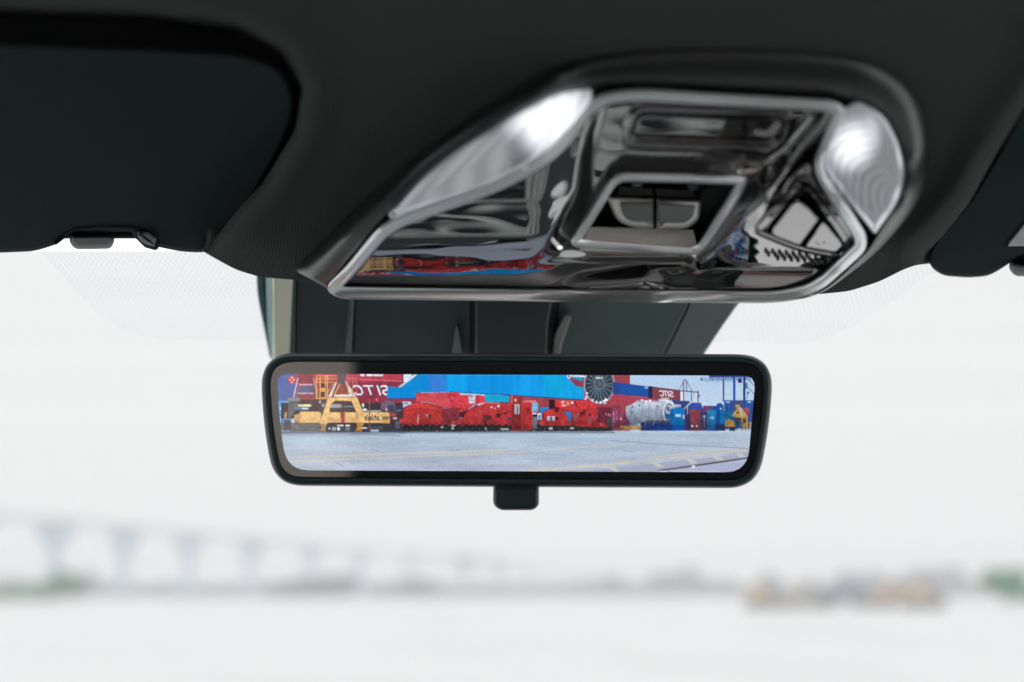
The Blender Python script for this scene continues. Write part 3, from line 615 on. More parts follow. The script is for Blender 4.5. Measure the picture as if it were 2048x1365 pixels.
# yellow spreader on the left
YEL, YE2 = (240, 192, 122), (224, 168, 80)
rect(562, 806, 806, 838, (66, 58, 62)); rect(590, 800, 700, 824, (82, 64, 66))
rect(596, 809, 622, 814, (238, 228, 178)); rect(660, 809, 683, 816, (170, 164, 168)); rect(686, 812, 711, 815, (120, 130, 160)); rect(708, 811, 711, 815, WHT); poly(zA((360, 600), (400, 550), (580, 560), (560, 660), (440, 900), (350, 960)), (104, 102, 102)); rect(576, 796, 600, 802, (150, 144, 140)); rect(590, 815, 617, 820, (94, 150, 210), al=.8); rect(604, 816, 617, 819, (216, 220, 226))
ell(640, 804, 1.8, 3, (236, 200, 214)); ell(646, 811, 2.6, 4, (180, 180, 184)); ell(726, 811, 2.4, 4, (232, 230, 224)); ell(729.5, 820, 4.6, 3, (232, 236, 240))
poly(zA((580, 830), (620, 815), (960, 815), (1000, 850), (990, 1030), (580, 1035)), YEL); poly(zA((470, 880), (580, 850), (580, 1030), (470, 1000)), (206, 158, 100)); poly(zA((280, 850), (330, 810), (330, 950), (270, 960)), (176, 142, 98)); rect(655, 825, 681, 836, YEL); rect(690, 825, 713, 836, YEL); rect(654, 836, 722, 846, (224, 176, 116)); rect(682, 824, 690, 846, (172, 66, 66)); line([(689.5, 825), (689, 846)], 1, (226, 120, 120))
rect(724, 825, 779, 846, YEL); line([(724, 825.5), (778, 826)], 1, (240, 206, 150)); rect(764, 833, 778, 840, (130, 112, 84)); rect(766, 840, 779, 848, YE2); rect(733, 821, 763, 824, (200, 196, 206), al=.8)
for i, ch in enumerate('sinits'): mlet(729.4 + i * 4.9, 829.5, 3.6, 11.5, ch, 1.7, (28, 36, 80), .3)
poly(zB((420, 640), (470, 600), (650, 600), (690, 680), (690, 820), (560, 820), (400, 760)), (112, 92, 112)); poly(zB((540, 690), (670, 690), (690, 820), (560, 820)), (66, 70, 92)); ell(772.5, 820, 1.6, 2.4, (250, 236, 206)); poly(zB((560, 830), (700, 840), (700, 920), (580, 900)), (160, 66, 74)); poly(zB((700, 770), (820, 770), (780, 820), (700, 820)), (92, 92, 150))
rect(560, 846, 640, 866, (110, 108, 106)); rect(568, 840, 582, 862, (84, 86, 92)); rect(560, 861, 580, 864, (190, 196, 206)); rect(640, 847, 806, 866, (58, 56, 66)); rect(660, 846, 712, 850, (50, 36, 40))
for x0, x1, y0, y1 in ((657, 661, 856, 859), (665, 667, 855, 862), (669, 671.5, 855, 862), (674, 680, 855, 861), (674, 687, 850, 853), (691, 700, 850, 853), (721, 734, 855, 858)): rect(x0, y0, x1, y1, (226, 232, 240))
rect(741, 860, 757, 867, (214, 222, 234)); rect(691, 854, 700, 862, (110, 124, 140)); rect(738, 853, 766, 860, (80, 86, 100), al=.8); ell(790, 846, 9, 13, (54, 52, 62)); ell(795, 850, 5, 8, (88, 90, 104)); rect(786, 835, 794, 839, (226, 170, 170)); rect(738, 798, 740, 862, (150, 100, 76)); ell(753.5, 800, 2.6, 3, (240, 110, 110))
# A frame
poly(zA((1130, 540), (1280, 230), (1310, 240), (1200, 520)), (220, 216, 196)); poly(zA((1450, 200), (1500, 240), (1690, 540), (1560, 520)), (214, 202, 178)); line(zA((1270, 505), (1560, 505)), 5, (226, 224, 208)); poly(zA((1310, 90), (1480, 90), (1460, 250), (1330, 270)), (96, 84, 92)); poly(zA((1300, 300), (1430, 260), (1520, 470), (1300, 490)), (146, 70, 58)); line(zA((1360, 280), (1260, 480)), 2.4, (222, 170, 104))
poly(zA((1130, 540), (1700, 540), (1830, 860), (1850, 1000), (1780, 1060), (1700, 1010), (1700, 860), (1590, 610), (1270, 600), (1180, 680), (1110, 1080), (980, 1080), (980, 1000)), YEL); poly(zA((1180, 650), (1590, 610), (1690, 820), (1690, 900), (1650, 820), (1130, 820), (1110, 900)), (80, 74, 80), al=0)
line(zA((1280, 560), (1280, 600)), .8, (180, 130, 70)); line(zA((1580, 560), (1580, 600)), .8, (180, 130, 70))
poly(zA((980, 1060), (1110, 1060), (1080, 1130), (1110, 1280), (1060, 1290), (1030, 1190), (920, 1290), (890, 1280), (1000, 1140)), (176, 138, 98)); poly(zA((1680, 1040), (1850, 1020), (1790, 1130), (1800, 1230), (1750, 1270), (1720, 1180), (1660, 1270), (1620, 1270), (1700, 1120)), (196, 134, 58))
# cage by the A frame
for x in (633, 640.5, 651, 655): line([(x, 752), (x - .6 if x < 641 else x, 796)], 2.4, YE2)
for y in (752, 758, 765, 796): line([(634, y), (672, y)], 1.8, YE2)
rect(642, 768, 650, 793, (70, 52, 50)); rect(640, 776, 652, 784, YE2); line(zA((1240, 270), (1070, 510)), 1.2, (226, 196, 150)); poly(zA((890, 360), (930, 350), (930, 560), (1130, 530), (1110, 570), (890, 575)), YE2)
for y in (757, 764): line([(695, y), (714, y)], 1.4, (226, 120, 110))
for x in (696, 706, 713): line([(x, 750), (x, 790)], 1.4, (214, 120, 120))
for i in range(420):
    x, y = r_.uniform(794, 1220), r_.uniform(808, 858); px_ = img[int((y - Y0) * S), int((x - X0) * S)]
    if px_[0] > 150 and px_[2] < 110:
        f = r_.choice([.62, .75, 1.12, 1.25]); line([(x, y), (x + r_.uniform(-4, 4), y + r_.uniform(-3, 4))], r_.uniform(.6, 1.4), tuple(np.clip(px_ * f + (6, 4, 6), 0, 255)), al=.7)
for i in range(260):
    x, y = r_.uniform(560, 800), r_.uniform(804, 862); px_ = img[int((y - Y0) * S), int((x - X0) * S)]
    f = r_.choice([.55, .75, 1.2, 1.5]); line([(x, y), (x + r_.uniform(-4, 4), y + r_.uniform(-1.5, 2))], r_.uniform(.6, 1.3), tuple(np.clip(px_ * f + (6, 6, 8), 0, 255)), al=.55)
for i in range(200):
    x, y = r_.uniform(1236, 1500), r_.uniform(806, 862); px_ = img[int((y - Y0) * S), int((x - X0) * S)]
    f = r_.choice([.6, .8, 1.2, 1.5]); line([(x, y), (x + r_.uniform(-2, 2), y + r_.uniform(-4, 4))], r_.uniform(.6, 1.2), tuple(np.clip(px_ * f + (6, 6, 8), 0, 255)), al=.5)
# edges and rods that pick out the red machines
DK, LT = (126, 24, 34), (240, 112, 112)
for pts in (zB((850, 800), (1010, 660), (1180, 640), (1310, 640), (1600, 760), (1680, 900), (1780, 1100)), zB((780, 880), (900, 800), (1150, 760), (1500, 800), (1660, 950)), zC((270, 880), (380, 770), (520, 720)), zC((520, 720), (560, 860), (500, 960)), zC((700, 645), (640, 760), (640, 890)), zC((1000, 655), (1040, 760), (900, 830)), zC((0, 745), (160, 750), (330, 790)),
            zD((290, 720), (480, 790), (640, 830), (800, 840)), zD((80, 990), (60, 830), (200, 762), (300, 800)), zD((420, 760), (520, 900), (620, 1000)), zD((760, 900), (900, 765), (1100, 745), (1280, 900)), zB((1160, 455), (1165, 620)), zC((540, 500), (540, 660)), zC((820, 980), (900, 900), (1000, 960))): line(pts, 1.1, DK, al=.75)
for pts in (zB((870, 790), (1010, 670), (1200, 652)), zC((390, 762), (520, 712)), zC((0, 448), (150, 450)), zD((300, 606), (680, 606)), zD((900, 755), (1090, 735)), zB((1170, 462), (1680, 452)), zC((700, 655), (980, 660)), zD((1110, 770), (1290, 960))): line(pts, 1.0, LT, al=.6)
for x in np.arange(800, 1215, 26.4):
    if not 1030 < x < 1072: line([(x, 838), (x + 5, 850)], 1.2, DK, al=.6); line([(x + 12, 836), (x + 9, 850)], 1.0, LT, al=.45)
# record mark
ell(583.8, 760, 7.6, 8.2, (224, 60, 60))
for a in (0, 90, 180, 270): ell(583.8 + 4 * math.cos(R(a)), 760 + 4.6 * math.sin(R(a)), 1.8, 1.6, (250, 240, 240))
# ground
GM = PY > 865.5 - (PX - 545) * .0035
n1 = noise2(60, 3, 5); n2 = noise2(4, 2.2, 6); n3 = noise2(240, 26, 8)
tg = np.clip((PY - 866) / 78, 0, 1)
gc = np.array((172, 192, 214.))[None, None] * (1 - tg[..., None]) + np.array((176, 186, 206.))[None, None] * tg[..., None]
gc = gc * (1 + .08 * (n1 - .5) + .08 * (n2 - .5) * (0.4 + tg) + .10 * (n3 - .5))[..., None]
lum = np.exp(-((PX - 640) / 90) ** 2) * .5
gc = gc * (1 - lum[..., None] * .0) + np.array((14, 12, 4.)) * lum[..., None]
img[GM] = gc[GM]
line([(556, 872), (720, 872)], 1.2, (120, 132, 158), al=.7); line([(560, 863.5), (635, 864)], 2, (196, 202, 214), al=.8); line([(700, 868), (800, 872)], 2.2, (112, 122, 148), al=.6)
for a, b, w in (((570, 916), (1010, 900), 2.2), ((570, 924), (1040, 905), 2), ((1040, 905), (1290, 886), 1.4), ((1010, 946), (1260, 926), 2.2), ((1060, 944), (1496, 901), 2.4), ((1300, 915), (1500, 895), 1.8)):
    line([a, b], w, (222, 202, 168), al=.75, soft=1.5)
line([(1220, 882), (1340, 889.5), (1497, 897.5)], 1.2, (112, 126, 158), al=.85)
poly([(1150, 946), (1210, 938), (1497, 907), (1499, 917), (1330, 946)], (160, 166, 188), al=.8)
for x, y in ((1216, 935), (1302, 925), (1370, 918), (1423, 912), (1470, 908)):
    poly([(x, y), (x + 12, y - 1), (x + 26, y + 9), (x + 13, y + 11)], (204, 202, 200), al=.75)
line([(1318, 942), (1500, 916)], 2.6, (66, 72, 96)); line([(1318, 939.6), (1500, 913.6)], 1.6, (150, 150, 160)); poly([(1330, 946), (1500, 921), (1500, 946)], (168, 176, 208)); line([(1340, 942.5), (1440, 943)], 2, (198, 200, 214)); rect(1318, 942, 1334, 946, (210, 222, 240)); ell(1387, 934, 4, 3, (214, 224, 240))
for i in range(90):
    x, y = r_.uniform(560, 1500), r_.uniform(872, 944); line([(x, y), (x + r_.uniform(.5, 5), y + r_.uniform(0, .8))], .7, (122, 132, 160), al=.6)
for a, b in (((742, 899), (768, 906)), ((672, 925), (686, 934)), ((850, 936), (860, 936)), ((1245, 902), (1268, 905)), ((900, 902), (920, 901))): line([a, b], 1.1, (116, 124, 150), al=.7)
# soft shading: darker undersides of the machines, streaks down the blue beam, grime over the boxes
sh = (PX > 806) * np.clip((PY - 806) / 52, 0, 1) * np.clip((862 - PY) / 3, 0, 1) * (PY < 864)
img *= (1 - .34 * sh * (noise2(20, 24, 31) * .9 + .3))[..., None]
up = (PY < 864) & ((PX < 1225) | (PY > 800)) & ~((PX > 1400) & (PY < 806)) & ~((img[..., 2] > 150) & (img[..., 0] < 110))
img *= np.where(up, 1 + .12 * (noise2(34, 20, 32) - .5) + .14 * (noise2(11, 13, 33) - .5), 1)[..., None]
img += np.where((PY < 800) & (PX > 800) & (PX < 1170), 12 * (noise2(22, 150, 34) - .5), 0)[..., None]
gry = img.mean(-1, keepdims=True); img[:] = gry + (img - gry) * .90
poly([(560, 862), (800, 862), (812, 868), (560, 869)], (66, 74, 96), al=.5, soft=3); rect(800, 864, 1230, 867, (84, 92, 112), al=.6, soft=2)
# fine life: mottling and pixel grain over everything
img *= (1 + .07 * (noise2(5, 5, 11) - .5) + .05 * (noise2(2.4, 2.4, 12) - .5))[..., None]
img = np.clip(img, 0, 255).reshape(HH, S, WW, S, 3).mean((1, 3)) / 255.0
lin = np.where(img <= .04045, img / 12.92, ((img + .055) / 1.055) ** 2.4)
gyv, gxv = np.mgrid[0:HH, 0:WW]; UU, VV = X0 + gxv + .5, Y0 + gyv + .5
SD = sdf(SCR, UU, VV)
inn = SD > -1
# snap the outermost ring of points onto the rounded outline so the screen edge is clean
UU2, VV2 = UU.astype(float).copy(), VV.astype(float).copy()
near = (SD < 1.0) & (SD > -1.5)
iy, ix = np.nonzero(near)
Qd = resample(SCR, 4000)
for a, b in zip(iy, ix):
    d = (Qd[:, 0] - UU[a, b]) ** 2 + (Qd[:, 1] - VV[a, b]) ** 2; j = d.argmin(); UU2[a, b], VV2[a, b] = Qd[j]
mask = inn[:-1, :-1] & inn[1:, :-1] & inn[:-1, 1:] & inn[1:, 1:]
def screen_mat():
    m = bpy.data.materials.new('lit display'); m.use_nodes = True; nt = m.node_tree; b = nt.nodes['Principled BSDF']
    b.inputs['Base Color'].default_value = (.006, .007, .008, 1); b.inputs['Roughness'].default_value = .03; b.inputs['IOR'].default_value = 2.0
    a = nt.nodes.new('ShaderNodeAttribute'); a.attribute_name = 'picture'
    nt.links.new(a.outputs['Color'], b.inputs['Emission Color']); b.inputs['Emission Strength'].default_value = 1.0
    return m
scr, used = grid('display_screen', PM(UU2, VV2, .0002), mask, screen_mat(), mr)
ca = scr.data.color_attributes.new('picture', 'FLOAT_COLOR', 'POINT')
cc = np.concatenate([lin.reshape(-1, 3)[used], np.ones((len(used), 1))], 1).astype(np.float32)
ca.data.foreach_set('color', cc.ravel())
scr['label'] = 'lit screen with mirrored picture of containers, blue beam, red trailer and grey yard'
loft('toggle_tab', PM, rounded([(987, 955, 4), (1078, 955, 4), (1078, 1012, 12), (1066, 1021, 10), (1000, 1021, 10), (986, 1010, 12)], 90), [(3, -.013), (0, -.011), (0, -.006)] + rollprof(-.006, -.002, 7), M_MIRR, mr, cap0=True)
loft('toggle_seam', PM, rounded([(990, 974, 2), (1074, 974, 2), (1074, 979, 2), (990, 979, 2)], 40), [(0, -.004), (0, -.0012), (1, -.001)], M_RUB, mr)
# stalk carrying the mirror
tube('mirror_stalk', [(0.001, .715, CAMZ + .085), (0.001, .728, CAMZ + .092), (0.001, .742, CAMZ + .104)], [.014, .010, .009], M_DARK, mr)

# ================================================================== OVERHEAD CONSOLE
oc = empty('overhead_console', tuple(PC(np.array(1240.), np.array(380.), 0)), 'overhead lamp console with silver trim, gloss black panel and two lamp lenses', 'overhead console')
HO = rounded([(590, 542, 6), (597, 530, 6), (700, 420, 50), (850, 290, 120), (1000, 190, 120), (1130, 112, 120), (1300, 84, 160), (1540, 80, 160), (1740, 98, 120), (1845, 170, 90), (1872, 290, 100), (1845, 400, 100), (1765, 500, 80), (1640, 592, 60), (1560, 606, 30), (690, 599, 30), (655, 577, 12)], 320)
prof = [(0, -.012), (0, -.001)] + [(26 - 26 * math.cos(t), .0 + .008 * math.sin(t)) for t in np.linspace(.1, math.pi / 2, 9)] + [(44, .0082), (56, .0055), (66, .002)]
# housing as ring loft toward a centre line of the console keeps edges from crossing
def ring_to(name, pl, Q, cen, prof, m, parent, cap=True):
    """rings scaled toward the inner outline: prof=[(f,h)] f=0 outer..1 inner"""
    n = len(Q); V = []; F = []
    for f, h in prof:
        q = (1 - f) * Q + f * cen; V.append(PC(*q.T, h * (1 - (.8 * sm(q[:, 1], 545, 592) if h > 0 else 0)) + hx(*q.T) * min(1, .25 + 1.6 * f)))
    V = np.concatenate(V); k = len(prof)
    for j in range(k - 1):
        for i in range(n): F.append((j * n + i, j * n + (i + 1) % n, (j + 1) * n + (i + 1) % n, (j + 1) * n + i))
    if cap: F.append(tuple((k - 1) * n + i for i in range(n)))
    return sharpen(build(name, V, F, m, parent), 42)
BZ = rounded([(652, 572, 14), (690, 535, 30), (758, 452, 40), (800, 428, 20), (1010, 352, 90), (1110, 290, 60), (1160, 215, 30), (1200, 186, 24), (1270, 176, 60), (1668, 199, 40), (1697, 218, 22), (1652, 325, 40), (1655, 345, 40), (1734, 470, 24), (1733, 500, 24), (1640, 588, 60), (1560, 607, 40), (1100, 604, 100), (684, 598, 16), (660, 588, 10)], 360)
# inner outline of the housing follows lenses + bezel
HI = rounded([(652, 574, 14), (768, 437, 10), (868, 330, 40), (1000, 245, 60), (1130, 182, 30), (1190, 170, 10), (1270, 170, 60), (1660, 190, 40), (1718, 200, 10), (1775, 226, 30), (1808, 300, 30), (1812, 345, 30), (1802, 395, 20), (1752, 476, 8), (1738, 500, 24), (1642, 590, 60), (1560, 602, 40), (684, 596, 16), (665, 588, 10)], 1200)
# match HI samples to HO samples by nearest point (monotone enough for these shapes)
j = [((HI[:, 0] - q[0]) ** 2 + (HI[:, 1] - q[1]) ** 2).argmin() for q in HO]
HIm = HI[j]
class Lip:
    """console surface with its steeper front lip that faces back into the cabin"""
    def __call__(s, u, v, h=0.0):
        u = np.asarray(u, float); v = np.asarray(v, float)
        return PC(u, v, np.asarray(h, float) + hx(u, v))
def hx(u, v):
    vc = np.interp(u, [650, 1040, 1110, 1300, 1700], [554, 554, 552, 534, 534])
    d = v - vc; d = np.maximum(d, 0)
    tl = np.interp(v, TV, TL_) * (1 - sm(u, 1050, 1190)); tr = np.interp(v, TV, TR_) * sm(u, 1380, 1500) * sm(v, 290, 440)
    wr = sm(u, 1275, 1350) * (1 - .0 * u)
    lipl = 4.2e-6 * d * d; lipr = 2.2e-4 * np.where(d > 8, d - 4, d * d / 16)
    return lipl * (1 - wr) + lipr * wr + tl + tr
TV = np.arange(120., 640., 2.)
def integ(kv, ke):
    """lift that tilts the surface by ke degrees relative to the base plane, built up from the front edge backwards"""
    e = np.interp(TV, kv, ke); g_ = np.tan(np.radians(e)) / 2600 * 2.0
    out = np.cumsum(g_[::-1])[::-1]; return out - np.interp(604, TV, out)
TL_ = integ([150, 250, 252, 400, 402, 468, 476, 485, 500, 512, 522, 560, 604], [0, 0, -3.2, -3.2, 0, 0, 7, 9.0, 11.0, 13.5, 15.0, 16.2, 16.2])
TR_ = integ([160, 180, 340, 380, 410, 440, 480, 530, 604], [0, -6, -6, 0, 10, 14, 15, 15, 12])
class LowLip(Lip):
    """same surface, with trim and panel running out nearly flush towards the front edge"""
    def __call__(s, u, v, h=0.0): return Lip.__call__(s, u, v, np.asarray(h, float) * (1 - .85 * sm(np.asarray(v, float), 535, 592)))
PX_ = Lip(); PLOW = LowLip()
hp = [(0, -.018), (0, -.008)] + [(.9 * (1 - math.cos(t)), -.008 + .0138 * math.sin(t)) for t in np.linspace(.12, math.pi / 2 * .93, 10)] + [(.94, .0058), (1.0, .0035)]
ring_to('housing', PX_, HO, HIm, hp, M_HOUS, oc, cap=False)
# lamp lenses
def lens_mat(name, cen, rad, ax, freq):
    m = bpy.data.materials.new(name); m.use_nodes = True; nt = m.node_tree; b = nt.nodes['Principled BSDF']; N = nt.nodes.new; L = nt.links.new
    b.inputs['Base Color'].default_value = (.60, .63, .68, 1); b.inputs['Metallic'].default_value = .6; b.inputs['Roughness'].default_value = .35
    b.inputs['Coat Weight'].default_value = .6
    tc = N('ShaderNodeTexCoord')
    mp = N('ShaderNodeMapping'); L(tc.outputs['Object'], mp.inputs[0]); mp.inputs['Location'].default_value = [-c for c in cen]
    w = N('ShaderNodeTexWave'); w.wave_type = 'RINGS' if ax else 'BANDS'; w.bands_direction = 'DIAGONAL'; w.rings_direction = 'Z' if ax else 'X'
    w.inputs['Scale'].default_value = freq; w.inputs['Distortion'].default_value = .4; w.inputs['Detail'].default_value = 2
    L(mp.outputs[0], w.inputs['Vector'])
    bp = N('ShaderNodeBump'); bp.inputs['Strength'].default_value = .12 if ax else .3; bp.inputs['Distance'].default_value = .0005
    L(w.outputs['Fac'], bp.inputs['Height']); L(bp.outputs[0], b.inputs['Normal'])
    # lens emission: strongest at one point, falling off to a small base level
    vd = N('ShaderNodeVectorMath'); vd.operation = 'LENGTH'; sc_ = N('ShaderNodeVectorMath'); sc_.operation = 'MULTIPLY'
    m2 = N('ShaderNodeMapping'); m2.vector_type = 'POINT'; L(tc.outputs['Object'], m2.inputs[0]); m2.inputs['Location'].default_value = [-r for r in rad[0]]
    L(m2.outputs[0], sc_.inputs[0]); sc_.inputs[1].default_value = rad[1]; L(sc_.outputs[0], vd.inputs[0])
    mr_ = N('ShaderNodeMapRange'); mr_.interpolation_type = 'SMOOTHSTEP'; mr_.inputs[1].default_value = 1.35; mr_.inputs[2].default_value = .35; mr_.inputs[3].default_value = 0.0; mr_.inputs[4].default_value = 1.0
    L(vd.outputs['Value'], mr_.inputs[0])
    mu = N('ShaderNodeMath'); mu.operation = 'MULTIPLY'; L(mr_.outputs[0], mu.inputs[0])
    ad = N('ShaderNodeMapRange'); ad.inputs[3].default_value = .82; ad.inputs[4].default_value = 1.12; L(w.outputs['Fac'], ad.inputs[0]); L(ad.outputs[0], mu.inputs[1])
    a2 = N('ShaderNodeMath'); a2.operation = 'ADD'; a3 = N('ShaderNodeMath'); a3.operation = 'ADD'; a3.inputs[1].default_value = .09; L(mu.outputs[0], a3.inputs[0]); L(a3.outputs[0], a2.inputs[0])
    mw = N('ShaderNodeMath'); mw.operation = 'MULTIPLY'; L(w.outputs['Fac'], mw.inputs[0]); mw.inputs[1].default_value = .10; L(mw.outputs[0], a2.inputs[1])
    b.inputs['Emission Color'].default_value = (.93, .95, 1, 1); L(a2.outputs[0], b.inputs['Emission Strength'])
    return m
def rel(u, v, h=.008): return PX_(np.array(float(u)), np.array(float(v)), h) - np.array(oc.location)
LL = rounded([(775, 436, 4), (868, 332, 60), (1000, 248, 90), (1120, 186, 60), (1184, 177, 8), (1182, 212, 20), (1108, 296, 60), (1012, 360, 60), (900, 400, 80)], 200)
LR = rounded([(1716, 203, 10), (1768, 228, 40), (1800, 290, 40), (1811, 345, 40), (1798, 400, 40), (1750, 470, 6), (1652, 345, 20), (1646, 318, 30), (1690, 215, 14)], 200)
M_LL = lens_mat('ridged lamp lens', list(rel(1090, 240)), (list(rel(1098, 240)), (66, 62, 66)), False, 70)
M_LR = lens_mat('ring ridged lamp lens', list(rel(1800, 330)), (list(rel(1706, 285)), (120, 58, 105)), True, 105)
def lens(Q, m):
    prof = [(0, .003), (0, .0055)] + [(6 - 6 * math.cos(t), .0055 + .0028 * math.sin(t)) for t in np.linspace(.1, math.pi / 2, 6)] + [(10, .0086)]
    return loft('lamp_lens', PX_, Q, prof, m, oc, sharp=50)
l1 = lens(LL, M_LL); l1['label'] = 'long left lamp lens with bright white patch'
l2 = lens(LR, M_LR); l2['label'] = 'right lamp lens with curved ridges'
ell_ = np.stack([1018 + 4 * np.cos(np.linspace(0, 6.283, 20, endpoint=False)), 341 + 4 * np.sin(np.linspace(0, 6.283, 20, endpoint=False))], 1)
loft('lens_pin', PX_, ell_, [(0, .006), (0, .0095), (1.5, .0098)], M_METL, oc)
# bezel
bp_ = [(0, .002), (0, .0052), (1.2, .0066), (4, .0078), (9, .0084), (14, .0080), (17, .0070), (18.5, .0078), (21, .0079), (23, .0072), (25, .0046), (25, .001)]
loft('silver_bezel', PLOW, BZ, bp_, M_BEZ, oc, cap1=False, close=True, sharp=60)
# dark seam between the bezel and gloss panel
loft('panel_seam', PLOW, offset(BZ, 22), [(0, .001), (1, .0052), (4, .0050), (6, .0026)], M_DARK, oc, cap1=False, sharp=60)
# gloss panel: sculpted height field
us = np.arange(655, 1740, 2.5); vs = np.arange(178, 606, 2.5); GU, GV = np.meshgrid(us, vs)
BI = offset(BZ, 14)
inside = sdf(BI, GU, GV)
hh = np.full(GU.shape, .0034)
# left wing is tilted so that it looks down at the mirror
cenP = [(1196, 160), (1660, 190), (1640, 245), (1566, 330), (1486, 430), (1390, 530), (1330, 575), (1290, 592), (1255, 604), (1010, 604), (1045, 540), (1088, 500), (1120, 440), (1150, 380), (1160, 300)]
dC = sdf(cenP, GU, GV)
wing = 1 - sm(dC, -40, 10)
leftw = wing * (GU < 1250)
hh -= .0045 * sm(dC, -6, 34) * (1 - sm(GV, 490, 530))
hh += .0026 * np.exp(-((dC + 10) / 14) ** 2) * (1 - sm(GV, 520, 560)) * (GU > 1250)
# slot near the top
slot = [(1276, 226), (1574, 238), (1552, 292), (1255, 282)]
dS = sdf(rounded(slot, 80, 18), GU, GV)
hh -= .0022 * sm(dS, -4, 7)
hh += .0008 * np.exp(-((dS + 9) / 6) ** 2)
# well hole for the switch frame and the switch pocket
FR = rounded([(1133, 494, 26), (1226, 344, 30), (1508, 350, 30), (1404, 514, 30), (1300, 508, 30)], 160)
dF = sdf(FR, GU, GV)
PK = rounded([(1508, 462, 16), (1596, 364, 22), (1622, 372, 16), (1700, 486, 18), (1684, 514, 16), (1600, 500, 40)], 140)
dP = sdf(PK, GU, GV)
mask = (inside[:-1, :-1] > 0) & (dF[:-1, :-1] < 12) & (dP[:-1, :-1] < 8)
grid('gloss_panel', PLOW(GU, GV, hh), mask, M_GLOSS, oc)
# silver frame round the rocker well
loft('switch_frame', PX_, FR, [(0, -.004), (0, .0012), (2, .0030), (6, .0038), (13, .0036), (17, .0028), (19, .0000), (20, -.006)], M_BEZ, oc, cap1=False, sharp=60)
loft('switch_well', PX_, offset(FR, 17), [(0, .000), (2, -.006), (8, -.014), (14, -.015)], M_DARK, oc)
# sloping lower wall of the well, light on it put into a pale metal
WL = [(1166, 504), (1392, 508), (1398, 458), (1186, 452)]
Vw = np.concatenate([PX_(np.array([1158., 1398., 1386., 1180.]), np.array([502., 508., 460., 454.]), np.array([.0020, .0020, -.007, -.007]))])
build('well_wall', Vw, [(0, 1, 2, 3)], M_WELL, oc, smooth=False)
def pill(name, pts, h0, h1, m, n=80, w=5, r=8, cap0=False, parent=oc):
    return loft(name, PX_, rounded(pts, n, r), [(0, h0)] + rollprof(h0 + .0005, h1, w), m, parent, cap0=cap0)
# rocker: two halves each with a dark upper face, metal ridge and front face
for side in (0, 1):
    if side == 0:
        rim = [(1212, 392, 8), (1308, 396, 2), (1308, 457, 2), (1262, 455, 26), (1232, 442, 18)]
        face = [(1238, 406, 4), (1305, 407, 2), (1305, 446, 2), (1262, 444, 18), (1246, 434, 10)]
        top = [(1236, 372, 6), (1306, 376, 2), (1307, 396, 2), (1232, 394, 4)]
    else:
        rim = [(1312, 396, 2), (1404, 400, 8), (1400, 440, 14), (1376, 458, 16), (1312, 458, 2)]
        face = [(1316, 407, 2), (1392, 410, 5), (1386, 436, 10), (1370, 447, 8), (1316, 447, 2)]
        top = [(1311, 376, 2), (1386, 380, 6), (1394, 398, 4), (1312, 396, 2)]
    rk = pill('rocker_switch', rim, -.011, .0015, M_METL, w=7)
    pill('rocker_face', face, .0010, .0024, mat('dark satin metal', (.16, .17, .17), .35, metal=.8), w=3, parent=rk)
    pill('rocker_top', top, -.011, -.0012, mat('black rocker top', (.03, .03, .03), .4), w=3, parent=rk)
for u, v in ((1274, 371), (1386, 377)):
    e = np.stack([u + 15 * np.cos(np.linspace(0, 6.283, 28, endpoint=False)), v + 8 * np.sin(np.linspace(0, 6.283, 28, endpoint=False))], 1)
    loft('rocker_screw', PX_, e, [(0, -.008), (0, -.0024), (3, -.0016), (7, -.0026), (9, -.0016)], mat('screw metal', (.22, .25, .26), .25, metal=1), oc)
# pocket on the right with two touch buttons
loft('button_pocket', PX_, PK, [(-8, .0028), (-3, .0044), (0, .0048), (3, .0040), (5, -.001), (9, -.0015)], M_BTN, oc, sharp=60)
pill('touch_button', [(1540, 462, 6), (1594, 393, 6), (1640, 438, 4), (1600, 494, 4), (1546, 474, 8)], .0, .0038, M_BTN, w=4)
pill('touch_button', [(1645, 441, 4), (1656, 450, 6), (1690, 492, 8), (1674, 508, 8), (1606, 496, 4)], .0, .0038, M_BTN, w=4)
pill('button_bridge', [(1516, 456, 5), (1580, 380, 8), (1604, 374, 6), (1610, 392, 4), (1590, 392, 4), (1540, 452, 6), (1534, 464, 4)], .0, .0018, M_GLOSS, w=4)
for du, dv in ((0, 0), (6, 4), (16, 0)):
    e = np.stack([1632 + du + 2 * np.cos(np.linspace(0, 6.283, 10, endpoint=False)), 486 + dv + 2 * np.sin(np.linspace(0, 6.283, 10, endpoint=False))], 1)
    loft('button_mark', PX_, e, [(0, .0034), (0, .00395)], mat('pale print', (.35, .30, .26), .6), oc)
M_SLOT = mat('grey slot', (.05, .06, .06), .5)
# microphone grille of staggered slots
for r in range(3):
    for c in range(9):
        u = 1528 + c * 13.5 + r * 5; v = 505 + r * 6.2 + c * 1.3
        if r == 0 and c > 6: continue
        if r == 2 and c < 1: continue
        q = [(u, v), (u + 7, v + .7), (u + 8.5, v + 3.2), (u + 1.5, v + 2.6)]
        loft('grille_slot', PX_, rounded(q, 16, 1.5), [(0, .002), (0, .0048), (.6, .0050)], M_SLOT, oc)
# tiny telltale lamp
e = np.stack([1120 + 5 * np.cos(np.linspace(0, 6.283, 14, endpoint=False)), 496 + 3.4 * np.sin(np.linspace(0, 6.283, 14, endpoint=False))], 1)
loft('telltale_lamp', PX_, e, [(0, -.001), (0, .0044), (2, .0048)], mat('white telltale', (.8, .8, .8), .3, emit=(1, 1, 1), estr=1.2), oc)

